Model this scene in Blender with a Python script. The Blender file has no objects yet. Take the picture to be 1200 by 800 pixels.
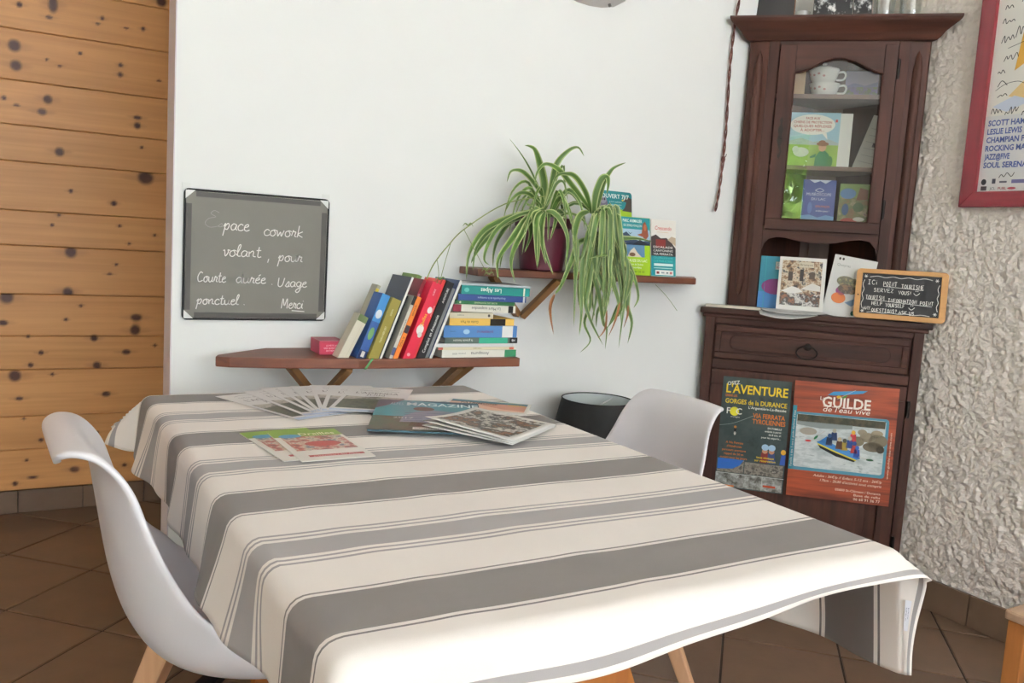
import bpy, bmesh, math, random
from mathutils import Vector, Matrix, noise
random.seed(7)
SC = bpy.context.scene
COL = SC.collection
R = math.radians

# ------------------------------------------------------------------ camera
cam_data = bpy.data.cameras.new('camera')
cam_data.sensor_width = 36.0
cam_data.lens = 1008.7 / 1200 * 36.0
cam_data.clip_start = 0.02
cam = bpy.data.objects.new('camera', cam_data)
COL.objects.link(cam)
_yaw, _pitch, _roll = R(30.44), R(6.43), R(3.56)
_fw = Vector((math.sin(_yaw) * math.cos(_pitch), math.cos(_yaw) * math.cos(_pitch), -math.sin(_pitch)))
_rt = Vector((math.cos(_yaw), -math.sin(_yaw), 0))
_up = _rt.cross(_fw)
_r2 = _rt * math.cos(_roll) + _up * math.sin(_roll)
_u2 = -_rt * math.sin(_roll) + _up * math.cos(_roll)
_m = Matrix((( _r2.x, _u2.x, -_fw.x, 0), (_r2.y, _u2.y, -_fw.y, 0), (_r2.z, _u2.z, -_fw.z, 1.2), (0, 0, 0, 1)))
cam.matrix_world = _m
SC.camera = cam

# ------------------------------------------------------------------ sky, exposure
world = bpy.data.worlds.new('sky'); SC.world = world
world.use_nodes = True
_bg = world.node_tree.nodes['Background']
_bg.inputs[0].default_value = (0.84, 0.92, 1.0, 1)
_bg.inputs[1].default_value = 6.8
SC.view_settings.view_transform = 'Standard'
SC.view_settings.look = 'None'
SC.view_settings.gamma = 1.0
SC.view_settings.use_curve_mapping = False
SC.view_settings.exposure = 0.14
# the sun comes from the side, slightly from behind the house: it lights the terrace and garden, never the room directly
_sun = bpy.data.lights.new('sun', 'SUN'); _sun.energy = 300; _sun.angle = R(.6); _sun.color = (.95, .975, 1.0)
_so = bpy.data.objects.new('sun', _sun); COL.objects.link(_so)
_so.rotation_euler = Vector((.72, -.15, -.68)).to_track_quat('-Z', 'Y').to_euler()
# light portals in the window openings behind the camera (they only guide sky sampling)
def portal(loc, sx, sy, rot):
    l = bpy.data.lights.new('window_portal', 'AREA'); l.shape = 'RECTANGLE'; l.size = sx; l.size_y = sy
    l.cycles.is_portal = True
    o = bpy.data.objects.new('window_portal', l); COL.objects.link(o); o.location = loc; o.rotation_euler = rot
portal((-3.725, -3.62, 1.8), 1.35, 2.1, (R(90), 0, 0))
portal((.55, -3.62, 1.8), 4.3, 2.1, (R(90), 0, 0))

# ------------------------------------------------------------------ materials
def lin(h):
    h = h.lstrip('#')
    out = []
    for i in (0, 2, 4):
        c = int(h[i:i + 2], 16) / 255
        out.append(c / 12.92 if c <= .04045 else ((c + .055) / 1.055) ** 2.4)
    return (*out, 1)
_MATS = {}
def mat(name, col='#808080', rough=.6, var=0, vscale=8, bump=0, bscale=60, metal=0, spec=.5, sheen=0, stretch=None, coat=0, detail=3, var_obj=0):
    if name in _MATS: return _MATS[name]
    m = bpy.data.materials.new(name); m.use_nodes = True; _MATS[name] = m
    nt = m.node_tree; b = nt.nodes['Principled BSDF']; L = nt.links.new
    b.inputs['Base Color'].default_value = lin(col)
    b.inputs['Roughness'].default_value = rough
    b.inputs['Metallic'].default_value = metal
    b.inputs['Specular IOR Level'].default_value = spec
    if sheen: b.inputs['Sheen Weight'].default_value = sheen
    if coat: b.inputs['Coat Weight'].default_value = coat; b.inputs['Coat Roughness'].default_value = .15
    if var or bump or var_obj:
        tc = nt.nodes.new('ShaderNodeTexCoord'); src = tc.outputs['Object']
        if stretch:
            mp = nt.nodes.new('ShaderNodeMapping'); mp.inputs['Scale'].default_value = stretch
            L(src, mp.inputs[0]); src = mp.outputs[0]
        if var or var_obj:
            c = lin(col)
            mix = nt.nodes.new('ShaderNodeMix'); mix.data_type = 'RGBA'
            mix.inputs[6].default_value = (c[0] * (1 - var), c[1] * (1 - var), c[2] * (1 - var), 1)
            mix.inputs[7].default_value = (min(1, c[0] * (1 + var)), min(1, c[1] * (1 + var)), min(1, c[2] * (1 + var)), 1)
            n = nt.nodes.new('ShaderNodeTexNoise'); n.inputs['Scale'].default_value = vscale; n.inputs['Detail'].default_value = detail + 2
            L(src, n.inputs['Vector'])
            cr = nt.nodes.new('ShaderNodeMapRange'); cr.inputs[1].default_value = .3; cr.inputs[2].default_value = .7
            L(n.outputs[0], cr.inputs[0]); L(cr.outputs[0], mix.inputs[0])
            out = mix.outputs[2]
            if var_obj:
                oi = nt.nodes.new('ShaderNodeObjectInfo'); mr = nt.nodes.new('ShaderNodeMapRange')
                mr.inputs[3].default_value = 1 - var_obj; mr.inputs[4].default_value = 1 + var_obj
                L(oi.outputs['Random'], mr.inputs[0])
                vm = nt.nodes.new('ShaderNodeVectorMath'); vm.operation = 'SCALE'
                L(out, vm.inputs[0]); L(mr.outputs[0], vm.inputs['Scale']); out = vm.outputs[0]
            L(out, b.inputs['Base Color'])
        if bump:
            n2 = nt.nodes.new('ShaderNodeTexNoise'); n2.inputs['Scale'].default_value = bscale; n2.inputs['Detail'].default_value = detail
            L(src, n2.inputs['Vector'])
            bp = nt.nodes.new('ShaderNodeBump'); bp.inputs['Strength'].default_value = bump; bp.inputs['Distance'].default_value = .01
            L(n2.outputs[0], bp.inputs['Height']); L(bp.outputs[0], b.inputs['Normal'])
    return m
def ink(col):                                    # plain printed colour
    return mat('print_' + col.strip('#'), col, .45, spec=.35)
def wood_mat(name, base, dark, rough=.45, axis=0, fine=70, long=2.5, amount=.5, coat=0, attr=None, knotcol='#5a2f1a', bumpv=.08, spec=.5):
    """stretched noise grain; axis = long direction of the grain"""
    if name in _MATS: return _MATS[name]
    m = bpy.data.materials.new(name); m.use_nodes = True; _MATS[name] = m
    nt = m.node_tree; b = nt.nodes['Principled BSDF']; L = nt.links.new
    b.inputs['Roughness'].default_value = rough; b.inputs['Specular IOR Level'].default_value = spec
    if coat: b.inputs['Coat Weight'].default_value = coat; b.inputs['Coat Roughness'].default_value = .25
    tc = nt.nodes.new('ShaderNodeTexCoord'); oi = nt.nodes.new('ShaderNodeObjectInfo')
    add = nt.nodes.new('ShaderNodeVectorMath'); add.operation = 'MULTIPLY_ADD'
    add.inputs[1].default_value = (7.3, 5.1, 9.7)
    cmb = nt.nodes.new('ShaderNodeCombineXYZ')
    for i in range(3): L(oi.outputs['Random'], cmb.inputs[i])
    L(cmb.outputs[0], add.inputs[0]); L(tc.outputs['Object'], add.inputs[2])
    src = add.outputs[0]
    if attr:
        at = nt.nodes.new('ShaderNodeAttribute'); at.attribute_name = attr
        sc = nt.nodes.new('ShaderNodeVectorMath'); sc.operation = 'MULTIPLY_ADD'; sc.inputs[1].default_value = (.0, .0, .05)
        L(at.outputs['Fac'], sc.inputs[0]); L(src, sc.inputs[2]); src = sc.outputs[0]
    def stretched(a, l):
        mp = nt.nodes.new('ShaderNodeMapping'); s = [a, a, a]; s[axis] = l; mp.inputs['Scale'].default_value = s
        L(src, mp.inputs[0]); n = nt.nodes.new('ShaderNodeTexNoise'); n.inputs['Scale'].default_value = 1; n.inputs['Detail'].default_value = 4
        n.inputs['Distortion'].default_value = .6
        L(mp.outputs[0], n.inputs['Vector']); return n.outputs[0]
    n1 = stretched(fine, long); n2 = stretched(fine * .22, long * .5)
    ad = nt.nodes.new('ShaderNodeMath'); ad.operation = 'MULTIPLY_ADD'; ad.inputs[1].default_value = .45
    L(n1, ad.inputs[0]); 
    mu = nt.nodes.new('ShaderNodeMath'); mu.operation = 'MULTIPLY'; mu.inputs[1].default_value = .55
    L(n2, mu.inputs[0]); L(mu.outputs[0], ad.inputs[2])
    mr = nt.nodes.new('ShaderNodeMapRange'); mr.inputs[1].default_value = .38; mr.inputs[2].default_value = .64; mr.inputs[4].default_value = amount
    L(ad.outputs[0], mr.inputs[0])
    mix = nt.nodes.new('ShaderNodeMix'); mix.data_type = 'RGBA'; mix.inputs[6].default_value = lin(base); mix.inputs[7].default_value = lin(dark)
    L(mr.outputs[0], mix.inputs[0]); out = mix.outputs[2]
    if attr:
        mk = nt.nodes.new('ShaderNodeMix'); mk.data_type = 'RGBA'; mk.inputs[7].default_value = lin(knotcol)
        L(at.outputs['Fac'], mk.inputs[0]); L(out, mk.inputs[6]); out = mk.outputs[2]
    mr2 = nt.nodes.new('ShaderNodeMapRange'); mr2.inputs[3].default_value = .93; mr2.inputs[4].default_value = 1.07
    L(oi.outputs['Random'], mr2.inputs[0])
    vm = nt.nodes.new('ShaderNodeVectorMath'); vm.operation = 'SCALE'; L(out, vm.inputs[0]); L(mr2.outputs[0], vm.inputs['Scale'])
    L(vm.outputs[0], b.inputs['Base Color'])
    bp = nt.nodes.new('ShaderNodeBump'); bp.inputs['Strength'].default_value = bumpv; bp.inputs['Distance'].default_value = .004
    L(n1, bp.inputs['Height']); L(bp.outputs[0], b.inputs['Normal'])
    return m
def photo_mat(name, cols, scale=60, rough=.35, stretch=(1, 1, 1)):
    """printed snapshot seen from afar: coloured cells"""
    if name in _MATS: return _MATS[name]
    m = bpy.data.materials.new(name); m.use_nodes = True; _MATS[name] = m
    nt = m.node_tree; b = nt.nodes['Principled BSDF']; L = nt.links.new; b.inputs['Roughness'].default_value = rough
    tc = nt.nodes.new('ShaderNodeTexCoord'); mp = nt.nodes.new('ShaderNodeMapping'); mp.inputs['Scale'].default_value = stretch
    L(tc.outputs['Object'], mp.inputs[0])
    n = nt.nodes.new('ShaderNodeTexNoise'); n.inputs['Scale'].default_value = scale; n.inputs['Detail'].default_value = 4; n.inputs['Roughness'].default_value = .65
    L(mp.outputs[0], n.inputs['Vector'])
    cr = nt.nodes.new('ShaderNodeValToRGB'); cr.color_ramp.interpolation = 'EASE'
    e = cr.color_ramp.elements
    while len(e) < len(cols): e.new(.5)
    for i, c in enumerate(cols):
        e[i].position = .28 + .44 * i / max(1, len(cols) - 1); e[i].color = lin(c)
    L(n.outputs[0], cr.inputs[0]); L(cr.outputs[0], b.inputs['Base Color'])
    return m
def glass_mat(name, tint='#ffffff', refl=.10):
    if name in _MATS: return _MATS[name]
    m = bpy.data.materials.new(name); m.use_nodes = True; _MATS[name] = m
    nt = m.node_tree; nt.nodes.clear(); L = nt.links.new
    o = nt.nodes.new('ShaderNodeOutputMaterial'); mx = nt.nodes.new('ShaderNodeMixShader')
    t = nt.nodes.new('ShaderNodeBsdfTransparent'); t.inputs[0].default_value = lin(tint)
    g = nt.nodes.new('ShaderNodeBsdfGlossy'); g.inputs['Roughness'].default_value = .01
    lw = nt.nodes.new('ShaderNodeLayerWeight'); lw.inputs[0].default_value = .5
    fr = nt.nodes.new('ShaderNodeMath'); fr.operation = 'POWER'; fr.inputs[1].default_value = 5; L(lw.outputs['Facing'], fr.inputs[0])
    g.inputs[0].default_value = (1, 1, 1, 1)
    ad = nt.nodes.new('ShaderNodeMath'); ad.operation = 'ADD'; ad.inputs[1].default_value = refl + .04; ad.use_clamp = True
    L(fr.outputs[0], ad.inputs[0]); L(ad.outputs[0], mx.inputs[0]); L(t.outputs[0], mx.inputs[1]); L(g.outputs[0], mx.inputs[2]); L(mx.outputs[0], o.inputs[0])
    return m

# ------------------------------------------------------------------ mesh helpers
class MB:
    def __init__(s): s.v = []; s.f = []; s.mi = []; s.uv = None
    def add(s, vs, fs, mi=0):
        o = len(s.v); s.v += [tuple(v) for v in vs]; s.f += [tuple(i + o for i in f) for f in fs]; s.mi += [mi] * len(fs); return s
    def box(s, x0, x1, y0, y1, z0, z1, mi=0):
        vs = [(x, y, z) for x in (x0, x1) for y in (y0, y1) for z in (z0, z1)]
        return s.add(vs, [(0, 1, 3, 2), (4, 6, 7, 5), (0, 4, 5, 1), (2, 3, 7, 6), (0, 2, 6, 4), (1, 5, 7, 3)], mi)
    def prism(s, poly, a0, a1, axis='z', mi=0, cap=True):
        """poly of 2D points (ccw) extruded along axis; y: points are (x,z); x: points are (y,z)"""
        n = len(poly)
        mk = {'z': lambda p, a: (p[0], p[1], a), 'y': lambda p, a: (p[0], a, p[1]), 'x': lambda p, a: (a, p[0], p[1])}[axis]
        vs = [mk(p, a0) for p in poly] + [mk(p, a1) for p in poly]
        fs = [(i, (i + 1) % n, (i + 1) % n + n, i + n) for i in range(n)]
        if cap: fs += [tuple(range(n - 1, -1, -1)), tuple(range(n, 2 * n))]
        return s.add(vs, fs, mi)
    def tube(s, pts, r, n=8, mi=0, cap=True, flat=1.0):
        pts = [Vector(p) for p in pts]; rs = r if isinstance(r, (list, tuple)) else [r] * len(pts)
        t0 = (pts[1] - pts[0]).normalized(); up = Vector((0, 0, 1)) if abs(t0.z) < .9 else Vector((1, 0, 0))
        a = t0.cross(up).normalized(); rings = []
        for i, p in enumerate(pts):
            t = (pts[min(i + 1, len(pts) - 1)] - pts[max(i - 1, 0)]).normalized()
            a = (a - t * a.dot(t)).normalized(); b = t.cross(a)
            rings.append([p + (a * math.cos(2 * math.pi * k / n) + b * math.sin(2 * math.pi * k / n) * flat) * rs[i] for k in range(n)])
        vs = [q for g in rings for q in g]
        fs = [(i * n + k, i * n + (k + 1) % n, (i + 1) * n + (k + 1) % n, (i + 1) * n + k) for i in range(len(pts) - 1) for k in range(n)]
        if cap: fs += [tuple(range(n - 1, -1, -1)), tuple(range((len(pts) - 1) * n, len(pts) * n))]
        return s.add(vs, fs, mi)
    def lathe(s, prof, n=32, c=(0, 0, 0), mi=0, sx=1, sy=1, a0=0, a1=2 * math.pi):
        full = abs(a1 - a0 - 2 * math.pi) < 1e-6; m = n if full else n + 1
        vs = []
        for (r, z) in prof:
            for k in range(m):
                a = a0 + (a1 - a0) * k / n
                vs.append((c[0] + r * math.cos(a) * sx, c[1] + r * math.sin(a) * sy, c[2] + z))
        fs = []
        for i in range(len(prof) - 1):
            for k in range(n):
                k2 = (k + 1) % m if full else k + 1
                fs.append((i * m + k, i * m + k2, (i + 1) * m + k2, (i + 1) * m + k))
        return s.add(vs, fs, mi)
    def beam(s, a, b, w, t, up=(0, 0, 1), w2=None, t2=None, mi=0):
        a = Vector(a); b = Vector(b); d = (b - a).normalized(); u = Vector(up)
        x = d.cross(u).normalized(); y = x.cross(d).normalized(); w2 = w2 or w; t2 = t2 or t
        vs = [a + x * (i * w / 2) + y * (j * t / 2) for i, j in ((-1, -1), (1, -1), (1, 1), (-1, 1))] + [b + x * (i * w2 / 2) + y * (j * t2 / 2) for i, j in ((-1, -1), (1, -1), (1, 1), (-1, 1))]
        return s.add(vs, [(3, 2, 1, 0), (4, 5, 6, 7), (0, 1, 5, 4), (1, 2, 6, 5), (2, 3, 7, 6), (3, 0, 4, 7)], mi)
    def mesh(s, name, mats, smooth=None, bevel=0, weld=False, bseg=2):
        me = bpy.data.meshes.new(name); me.from_pydata(s.v, [], s.f)
        for m in (mats if isinstance(mats, (list, tuple)) else [mats]): me.materials.append(m)
        me.polygons.foreach_set('material_index', s.mi)
        bm = bmesh.new(); bm.from_mesh(me)
        if weld: bmesh.ops.remove_doubles(bm, verts=bm.verts, dist=1e-5)
        bmesh.ops.recalc_face_normals(bm, faces=bm.faces)
        if bevel:
            es = [e for e in bm.edges if len(e.link_faces) == 2 and e.calc_face_angle(0) > .5]
            bmesh.ops.bevel(bm, geom=es, offset=bevel, segments=bseg, affect='EDGES', profile=.6, clamp_overlap=True)
        bm.to_mesh(me); bm.free()
        if smooth is not None:
            me.polygons.foreach_set('use_smooth', [True] * len(me.polygons)); me.set_sharp_from_angle(angle=R(smooth))
        return me
    def build(s, name, mats, parent=None, **k):
        o = bpy.data.objects.new(name, s.mesh(name, mats, **k)); COL.objects.link(o)
        if parent is not None: o.parent = parent
        return o
def rrect(x0, x1, y0, y1, r, n=4):
    out = []
    for cx, cy, a in ((x1 - r, y0 + r, -90), (x1 - r, y1 - r, 0), (x0 + r, y1 - r, 90), (x0 + r, y0 + r, 180)):
        for k in range(n + 1):
            t = R(a + 90 * k / n); out.append((cx + r * math.cos(t), cy + r * math.sin(t)))
    return out
def crom(pts, k=6):
    """Catmull-Rom through 2D/3D points"""
    P = [Vector(p) for p in pts]
    if len(P) < 3: return P
    out = []
    for i in range(len(P) - 1):
        a, b, c, d = P[max(i - 1, 0)], P[i], P[i + 1], P[min(i + 2, len(P) - 1)]
        for j in range(k):
            t = j / k
            out.append(.5 * ((2 * b) + (c - a) * t + (2 * a - 5 * b + 4 * c - d) * t * t + (3 * b - a - 3 * c + d) * t ** 3))
    out.append(P[-1]); return out
def tag(o, label, cat, group=None, kind=None):
    o['label'] = label; o['category'] = cat
    if group: o['group'] = group
    if kind: o['kind'] = kind
    return o
def thing(name, label, cat, loc=(0, 0, 0), rz=0, group=None):
    o = bpy.data.objects.new(name, None); COL.objects.link(o); o.empty_display_size = .05
    o.location = loc; o.rotation_euler = (0, 0, rz)
    return tag(o, label, cat, group)
def place(o, org, ex, ey):
    ex = Vector(ex).normalized(); ey = Vector(ey); ey = (ey - ex * ey.dot(ex)).normalized(); ez = ex.cross(ey)
    m = Matrix.Identity(4)
    for i in range(3): m[i][0] = ex[i]; m[i][1] = ey[i]; m[i][2] = ez[i]; m[i][3] = org[i]
    o.matrix_world = m; return o
def struct(o): o['kind'] = 'structure'; return o
def copy_tree(o, parent=None):
    c = o.copy(); COL.objects.link(c)
    if parent is not None: c.parent = parent
    for ch in o.children: copy_tree(ch, c)
    return c

# ------------------------------------------------------------------ flat print (lettering, pictures) on sheets lying in local XY
_TXT = {}
def text_mesh(s, bold):
    if (s, bold) in _TXT: return _TXT[(s, bold)]
    cu = bpy.data.curves.new('t', 'FONT'); cu.body = s; cu.size = 1; cu.offset = bold; cu.resolution_u = 2
    ob = bpy.data.objects.new('t', cu); COL.objects.link(ob)
    me = bpy.data.meshes.new_from_object(ob.evaluated_get(bpy.context.evaluated_depsgraph_get()))
    vs = [(v.co.x, v.co.y) for v in me.vertices]; fs = [tuple(p.vertices) for p in me.polygons]
    bpy.data.objects.remove(ob); bpy.data.curves.remove(cu); bpy.data.meshes.remove(me)
    w = (min(v[0] for v in vs), max(v[0] for v in vs)) if vs else (0, 0)
    _TXT[(s, bold)] = (vs, fs, w); return _TXT[(s, bold)]
class Print:
    def __init__(s, step=.0002): s.mb = MB(); s.mats = []; s.step = step
    def _m(s, c):
        m = c if isinstance(c, bpy.types.Material) else ink(c)
        if m not in s.mats: s.mats.append(m)
        return s.mats.index(m)
    def poly(s, pts, c, l=1): s.mb.add([(p[0], p[1], l * s.step) for p in pts], [tuple(range(len(pts)))], s._m(c)); return s
    def rect(s, x0, y0, x1, y1, c, l=1): return s.poly([(x0, y0), (x1, y0), (x1, y1), (x0, y1)], c, l)
    def ell(s, x, y, rx, ry, c, l=1, n=20, rot=0):
        return s.poly([(x + rx * math.cos(a) * math.cos(rot) - ry * math.sin(a) * math.sin(rot), y + rx * math.cos(a) * math.sin(rot) + ry * math.sin(a) * math.cos(rot)) for a in (2 * math.pi * k / n for k in range(n))], c, l)
    def text(s, t, x, y, h, c, l=3, w=None, al='l', bold=0, rot=0, shear=0):
        vs, fs, (a, b) = text_mesh(t, bold)
        if not vs: return s
        sy = h / .72; sx = w / (b - a) if w else sy
        off = -a * sx - {'l': 0, 'c': .5, 'r': 1}[al] * (b - a) * sx
        out = []
        for (u, v) in vs:
            px = u * sx + off + shear * v * sy; py = v * sy
            out.append((x + px * math.cos(rot) - py * math.sin(rot), y + px * math.sin(rot) + py * math.cos(rot), l * s.step))
        s.mb.add(out, fs, s._m(c)); return s
    def stroke(s, pts, w, c, l=3, k=5, smooth=True):
        P = crom([(p[0], p[1], 0) for p in pts], k) if smooth and len(pts) > 2 else [Vector((p[0], p[1], 0)) for p in pts]
        vs = []
        for i, p in enumerate(P):
            t = P[min(i + 1, len(P) - 1)] - P[max(i - 1, 0)]
            n = Vector((-t.y, t.x, 0)); n = n.normalized() * w / 2 if n.length else Vector((0, w / 2, 0))
            vs += [(p.x + n.x, p.y + n.y, l * s.step), (p.x - n.x, p.y - n.y, l * s.step)]
        s.mb.add(vs, [(2 * i, 2 * i + 1, 2 * i + 3, 2 * i + 2) for i in range(len(P) - 1)], s._m(c)); return s
    def build(s, name='print', parent=None, fn=None):
        if fn: s.mb.v = [fn(*v) for v in s.mb.v]
        me = bpy.data.meshes.new(name); me.from_pydata(s.mb.v, [], s.mb.f)
        for m in s.mats: me.materials.append(m)
        me.polygons.foreach_set('material_index', s.mb.mi)
        bm = bmesh.new(); bm.from_mesh(me)
        if not fn:
            for f in bm.faces:
                f.normal_update()
                if f.normal.z < 0: f.normal_flip()
        bm.to_mesh(me); bm.free()
        o = bpy.data.objects.new(name, me); COL.objects.link(o); o['kind'] = 'stuff'
        if parent is not None: o.parent = parent
        return o
# single-stroke hand lettering, unit box (x 0..w, y: 0 baseline, 1 x-height/cap)
HAND = {
 'a': (.8, [[(.65, .85), (.3, .98), (.05, .55), (.2, .05), (.5, .2), (.66, .85), (.62, .25), (.8, .05)]]),
 'c': (.7, [[(.62, .8), (.35, 1), (.06, .6), (.15, .1), (.45, .02), (.7, .2)]]),
 'd': (.85, [[(.62, .85), (.3, .98), (.05, .5), (.25, .03), (.55, .3), (.7, 1.0), (.78, 1.9), (.66, .6), (.7, .1), (.85, .05)]]),
 'e': (.7, [[(.05, .5), (.5, .7), (.45, 1), (.15, .8), (.1, .25), (.35, 0), (.7, .2)]]),
 'é': (.7, [[(.05, .5), (.5, .7), (.45, 1), (.15, .8), (.1, .25), (.35, 0), (.7, .2)], [(.35, 1.3), (.6, 1.6)]]),
 'g': (.8, [[(.62, .85), (.3, .98), (.05, .6), (.25, .1), (.55, .3), (.66, .9), (.6, -.5), (.3, -1.0), (.05, -.7), (.4, -.2), (.85, .15)]]),
 'i': (.4, [[(.05, .3), (.2, .95), (.18, .2), (.4, .08)], [(.25, 1.35), (.3, 1.42)]]),
 'k': (.75, [[(.1, 0), (.15, 1.9)], [(.65, .95), (.15, .5), (.7, .02)]]),
 'l': (.5, [[(.02, .2), (.35, 1.5), (.3, 1.95), (.12, 1.5), (.15, .2), (.5, .1)]]),
 'n': (.85, [[(.05, .9), (.12, .05)], [(.12, .6), (.4, 1), (.55, .8), (.55, .2), (.85, .1)]]),
 'o': (.75, [[(.4, .98), (.08, .7), (.1, .15), (.4, 0), (.62, .4), (.42, .98), (.75, .85)]]),
 'p': (.8, [[(.02, .5), (.2, .95), (.05, -.9)], [(.16, .5), (.45, 1), (.62, .7), (.45, .1), (.16, .2)]]),
 'r': (.65, [[(.05, .2), (.18, 1.05), (.3, .85), (.5, .85), (.42, .2), (.65, .08)]]),
 's': (.65, [[(.02, .1), (.4, 1), (.5, .4), (.3, 0), (.08, .12)], [(.35, .02), (.65, .15)]]),
 't': (.6, [[(.25, 1.7), (.2, .3), (.35, .03), (.6, .15)], [(0, 1.1), (.5, 1.15)]]),
 'u': (.85, [[(.05, .9), (.1, .2), (.35, .02), (.58, .4), (.62, .95), (.6, .2), (.85, .1)]]),
 'v': (.7, [[(.02, .8), (.15, .95), (.3, .02), (.55, .6), (.5, 1), (.75, .9)]]),
 'w': (.95, [[(.03, .95), (.18, .02), (.42, .7), (.58, .02), (.82, .98)]]),
 'E': (1.1, [[(.85, 1.75), (.5, 2.0), (.3, 1.6), (.65, 1.25), (.2, 1.0), (0, .4), (.35, -.05), (.95, .15)]]),
 'C': (1.0, [[(.75, 1.5), (.4, 1.7), (.08, .9), (.3, .05), (.9, .25)]]),
 'U': (1.05, [[(.1, 1.6), (.12, .3), (.4, .0), (.7, .4), (.85, 1.6)]]),
 'M': (1.2, [[(.05, 0), (.15, 1.8), (.5, .5), (.85, 1.8), (1.0, 0)]]),
 ',': (.4, [[(.2, .15), (.1, -.3)]]), '.': (.4, [[(.1, .05), (.18, .08)]]), ' ': (.55, []),
}
CAPS = {
 'A': [[(0, 0), (.35, 1), (.7, 0)], [(.12, .35), (.58, .35)]], 'C': [[(.65, .85), (.3, 1), (.02, .5), (.3, 0), (.65, .15)]],
 'E': [[(.6, 1), (.05, 1), (.05, 0), (.6, 0)], [(.05, .5), (.5, .5)]], 'F': [[(.6, 1), (.05, 1), (.05, 0)], [(.05, .52), (.5, .52)]],
 'H': [[(.05, 0), (.05, 1)], [(.6, 0), (.6, 1)], [(.05, .5), (.6, .5)]], 'I': [[(.0, 1), (.5, 1)], [(.25, 1), (.25, 0)], [(0, 0), (.5, 0)]],
 'i': [[(.2, 0), (.2, .6)], [(.2, .85), (.22, .92)]], 'K': [[(.05, 0), (.05, 1)], [(.6, 1), (.05, .45), (.62, 0)]], 'L': [[(.05, 1), (.05, 0), (.55, 0)]],
 'M': [[(.02, 0), (.08, 1), (.38, .3), (.68, 1), (.74, 0)]], 'N': [[(.05, 0), (.05, 1), (.6, 0), (.6, 1)]], 'O': [[(.32, 1), (.02, .5), (.32, 0), (.62, .5), (.32, 1)]],
 'P': [[(.05, 0), (.05, 1), (.5, .95), (.5, .5), (.05, .45)]], 'Q': [[(.32, 1), (.02, .5), (.32, 0), (.62, .5), (.32, 1)], [(.4, .25), (.65, -.1)]],
 'R': [[(.05, 0), (.05, 1), (.5, .95), (.5, .55), (.05, .5), (.6, 0)]], 'S': [[(.55, .85), (.3, 1), (.08, .75), (.5, .35), (.35, 0), (.05, .12)]],
 'T': [[(0, 1), (.65, 1)], [(.32, 1), (.32, 0)]], 'U': [[(.05, 1), (.05, .2), (.3, 0), (.58, .2), (.6, 1)]], 'V': [[(0, 1), (.3, 0), (.62, 1)]],
 'Y': [[(0, 1), (.3, .5), (.62, 1)], [(.3, .5), (.28, 0)]], 'Z': [[(.02, 1), (.58, 1), (.02, 0), (.6, 0)]],
 '!': [[(.2, 1), (.2, .3)], [(.2, .05), (.21, .1)]], '?': [[(.05, .8), (.25, 1), (.48, .78), (.22, .45), (.22, .3)], [(.22, .05), (.23, .1)]],
}
def hand(pr, s, x, y, xh, wd, c, l=3, slope=0, total=None):
    adv = sum(HAND[ch][0] for ch in s); k = (total / adv) if total else xh
    for ch in s:
        w, st = HAND[ch]
        for p in st:
            pr.stroke([(x + q[0] * k + q[1] * xh * .12, y + q[1] * xh + slope * q[0] * k) for q in p], wd, c, l)
        x += w * k; y += slope * w * k
def caps(pr, s, x, y, h, wd, c, l=3, total=None, slope=0):
    k = total / (len(s) * .82) if total else h
    for ch in s:
        for p in CAPS.get(ch, []):
            pr.stroke([(x + q[0] * k, y + q[1] * h) for q in p], wd, c, l, smooth=ch in 'COQSU?')
        x += .82 * k * (.5 if ch in 'i!' else 1); y += slope * .82 * k
# ================================================================== the room
XR, YW, YL, YF, XS, ZC = 2.846, 2.47, 3.90, -3.6, -4.5, 3.0
M_white = mat('white_paint', '#eeeeea', .75, var=.01, vscale=3, bump=.03, bscale=180)
M_edge = mat('white_corner_strip', '#dcd3d6', .6)
M_tile = mat('brown_floor_tile', '#6a5340', .42, var=.10, vscale=9, bump=.03, bscale=40, var_obj=.07)
M_skirt = mat('brown_skirting_tile', '#6b5644', .45, var=.08, vscale=12, bump=.03, bscale=50, var_obj=.05)
M_grout = mat('dark_grout', '#2e2620', .9)

def clip(poly, a, b, c):                         # keep a*x+b*y<=c
    out = []
    for i in range(len(poly)):
        p, q = poly[i], poly[(i + 1) % len(poly)]; dp = a * p[0] + b * p[1] - c; dq = a * q[0] + b * q[1] - c
        if dp <= 0: out.append(p)
        if dp * dq < 0: t = dp / (dp - dq); out.append((p[0] + (q[0] - p[0]) * t, p[1] + (q[1] - p[1]) * t))
    return out
floor = struct(MB().box(XS, XR + .1, YF, YL + .1, -.08, -.004).build('floor', M_grout))
TS, TA = .3519, R(-45.58)
ta = Vector((math.cos(TA), math.sin(TA))) * TS; tb = Vector((-math.sin(TA), math.cos(TA))) * TS; to = Vector((-.0107, 3.4112))
def tile_mesh(poly, name):
    cx = sum(p[0] for p in poly) / len(poly); cy = sum(p[1] for p in poly) / len(poly); n = len(poly)
    mb = MB(); top = []
    for p in poly:
        d = math.hypot(p[0] - cx, p[1] - cy) or 1; top.append((p[0] - (p[0] - cx) / d * .0025, p[1] - (p[1] - cy) / d * .0025, 0))
    vs = [(p[0], p[1], -.006) for p in poly] + [(p[0], p[1], -.0015) for p in poly] + top
    fs = [(i, (i + 1) % n, (i + 1) % n + n, i + n) for i in range(n)] + [(i + n, (i + 1) % n + n, (i + 1) % n + 2 * n, i + 2 * n) for i in range(n)] + [tuple(range(2 * n, 3 * n))]
    mb.add(vs, fs); return mb.mesh(name, M_tile)
_full = None; far = []
g = .0035 / TS
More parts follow.
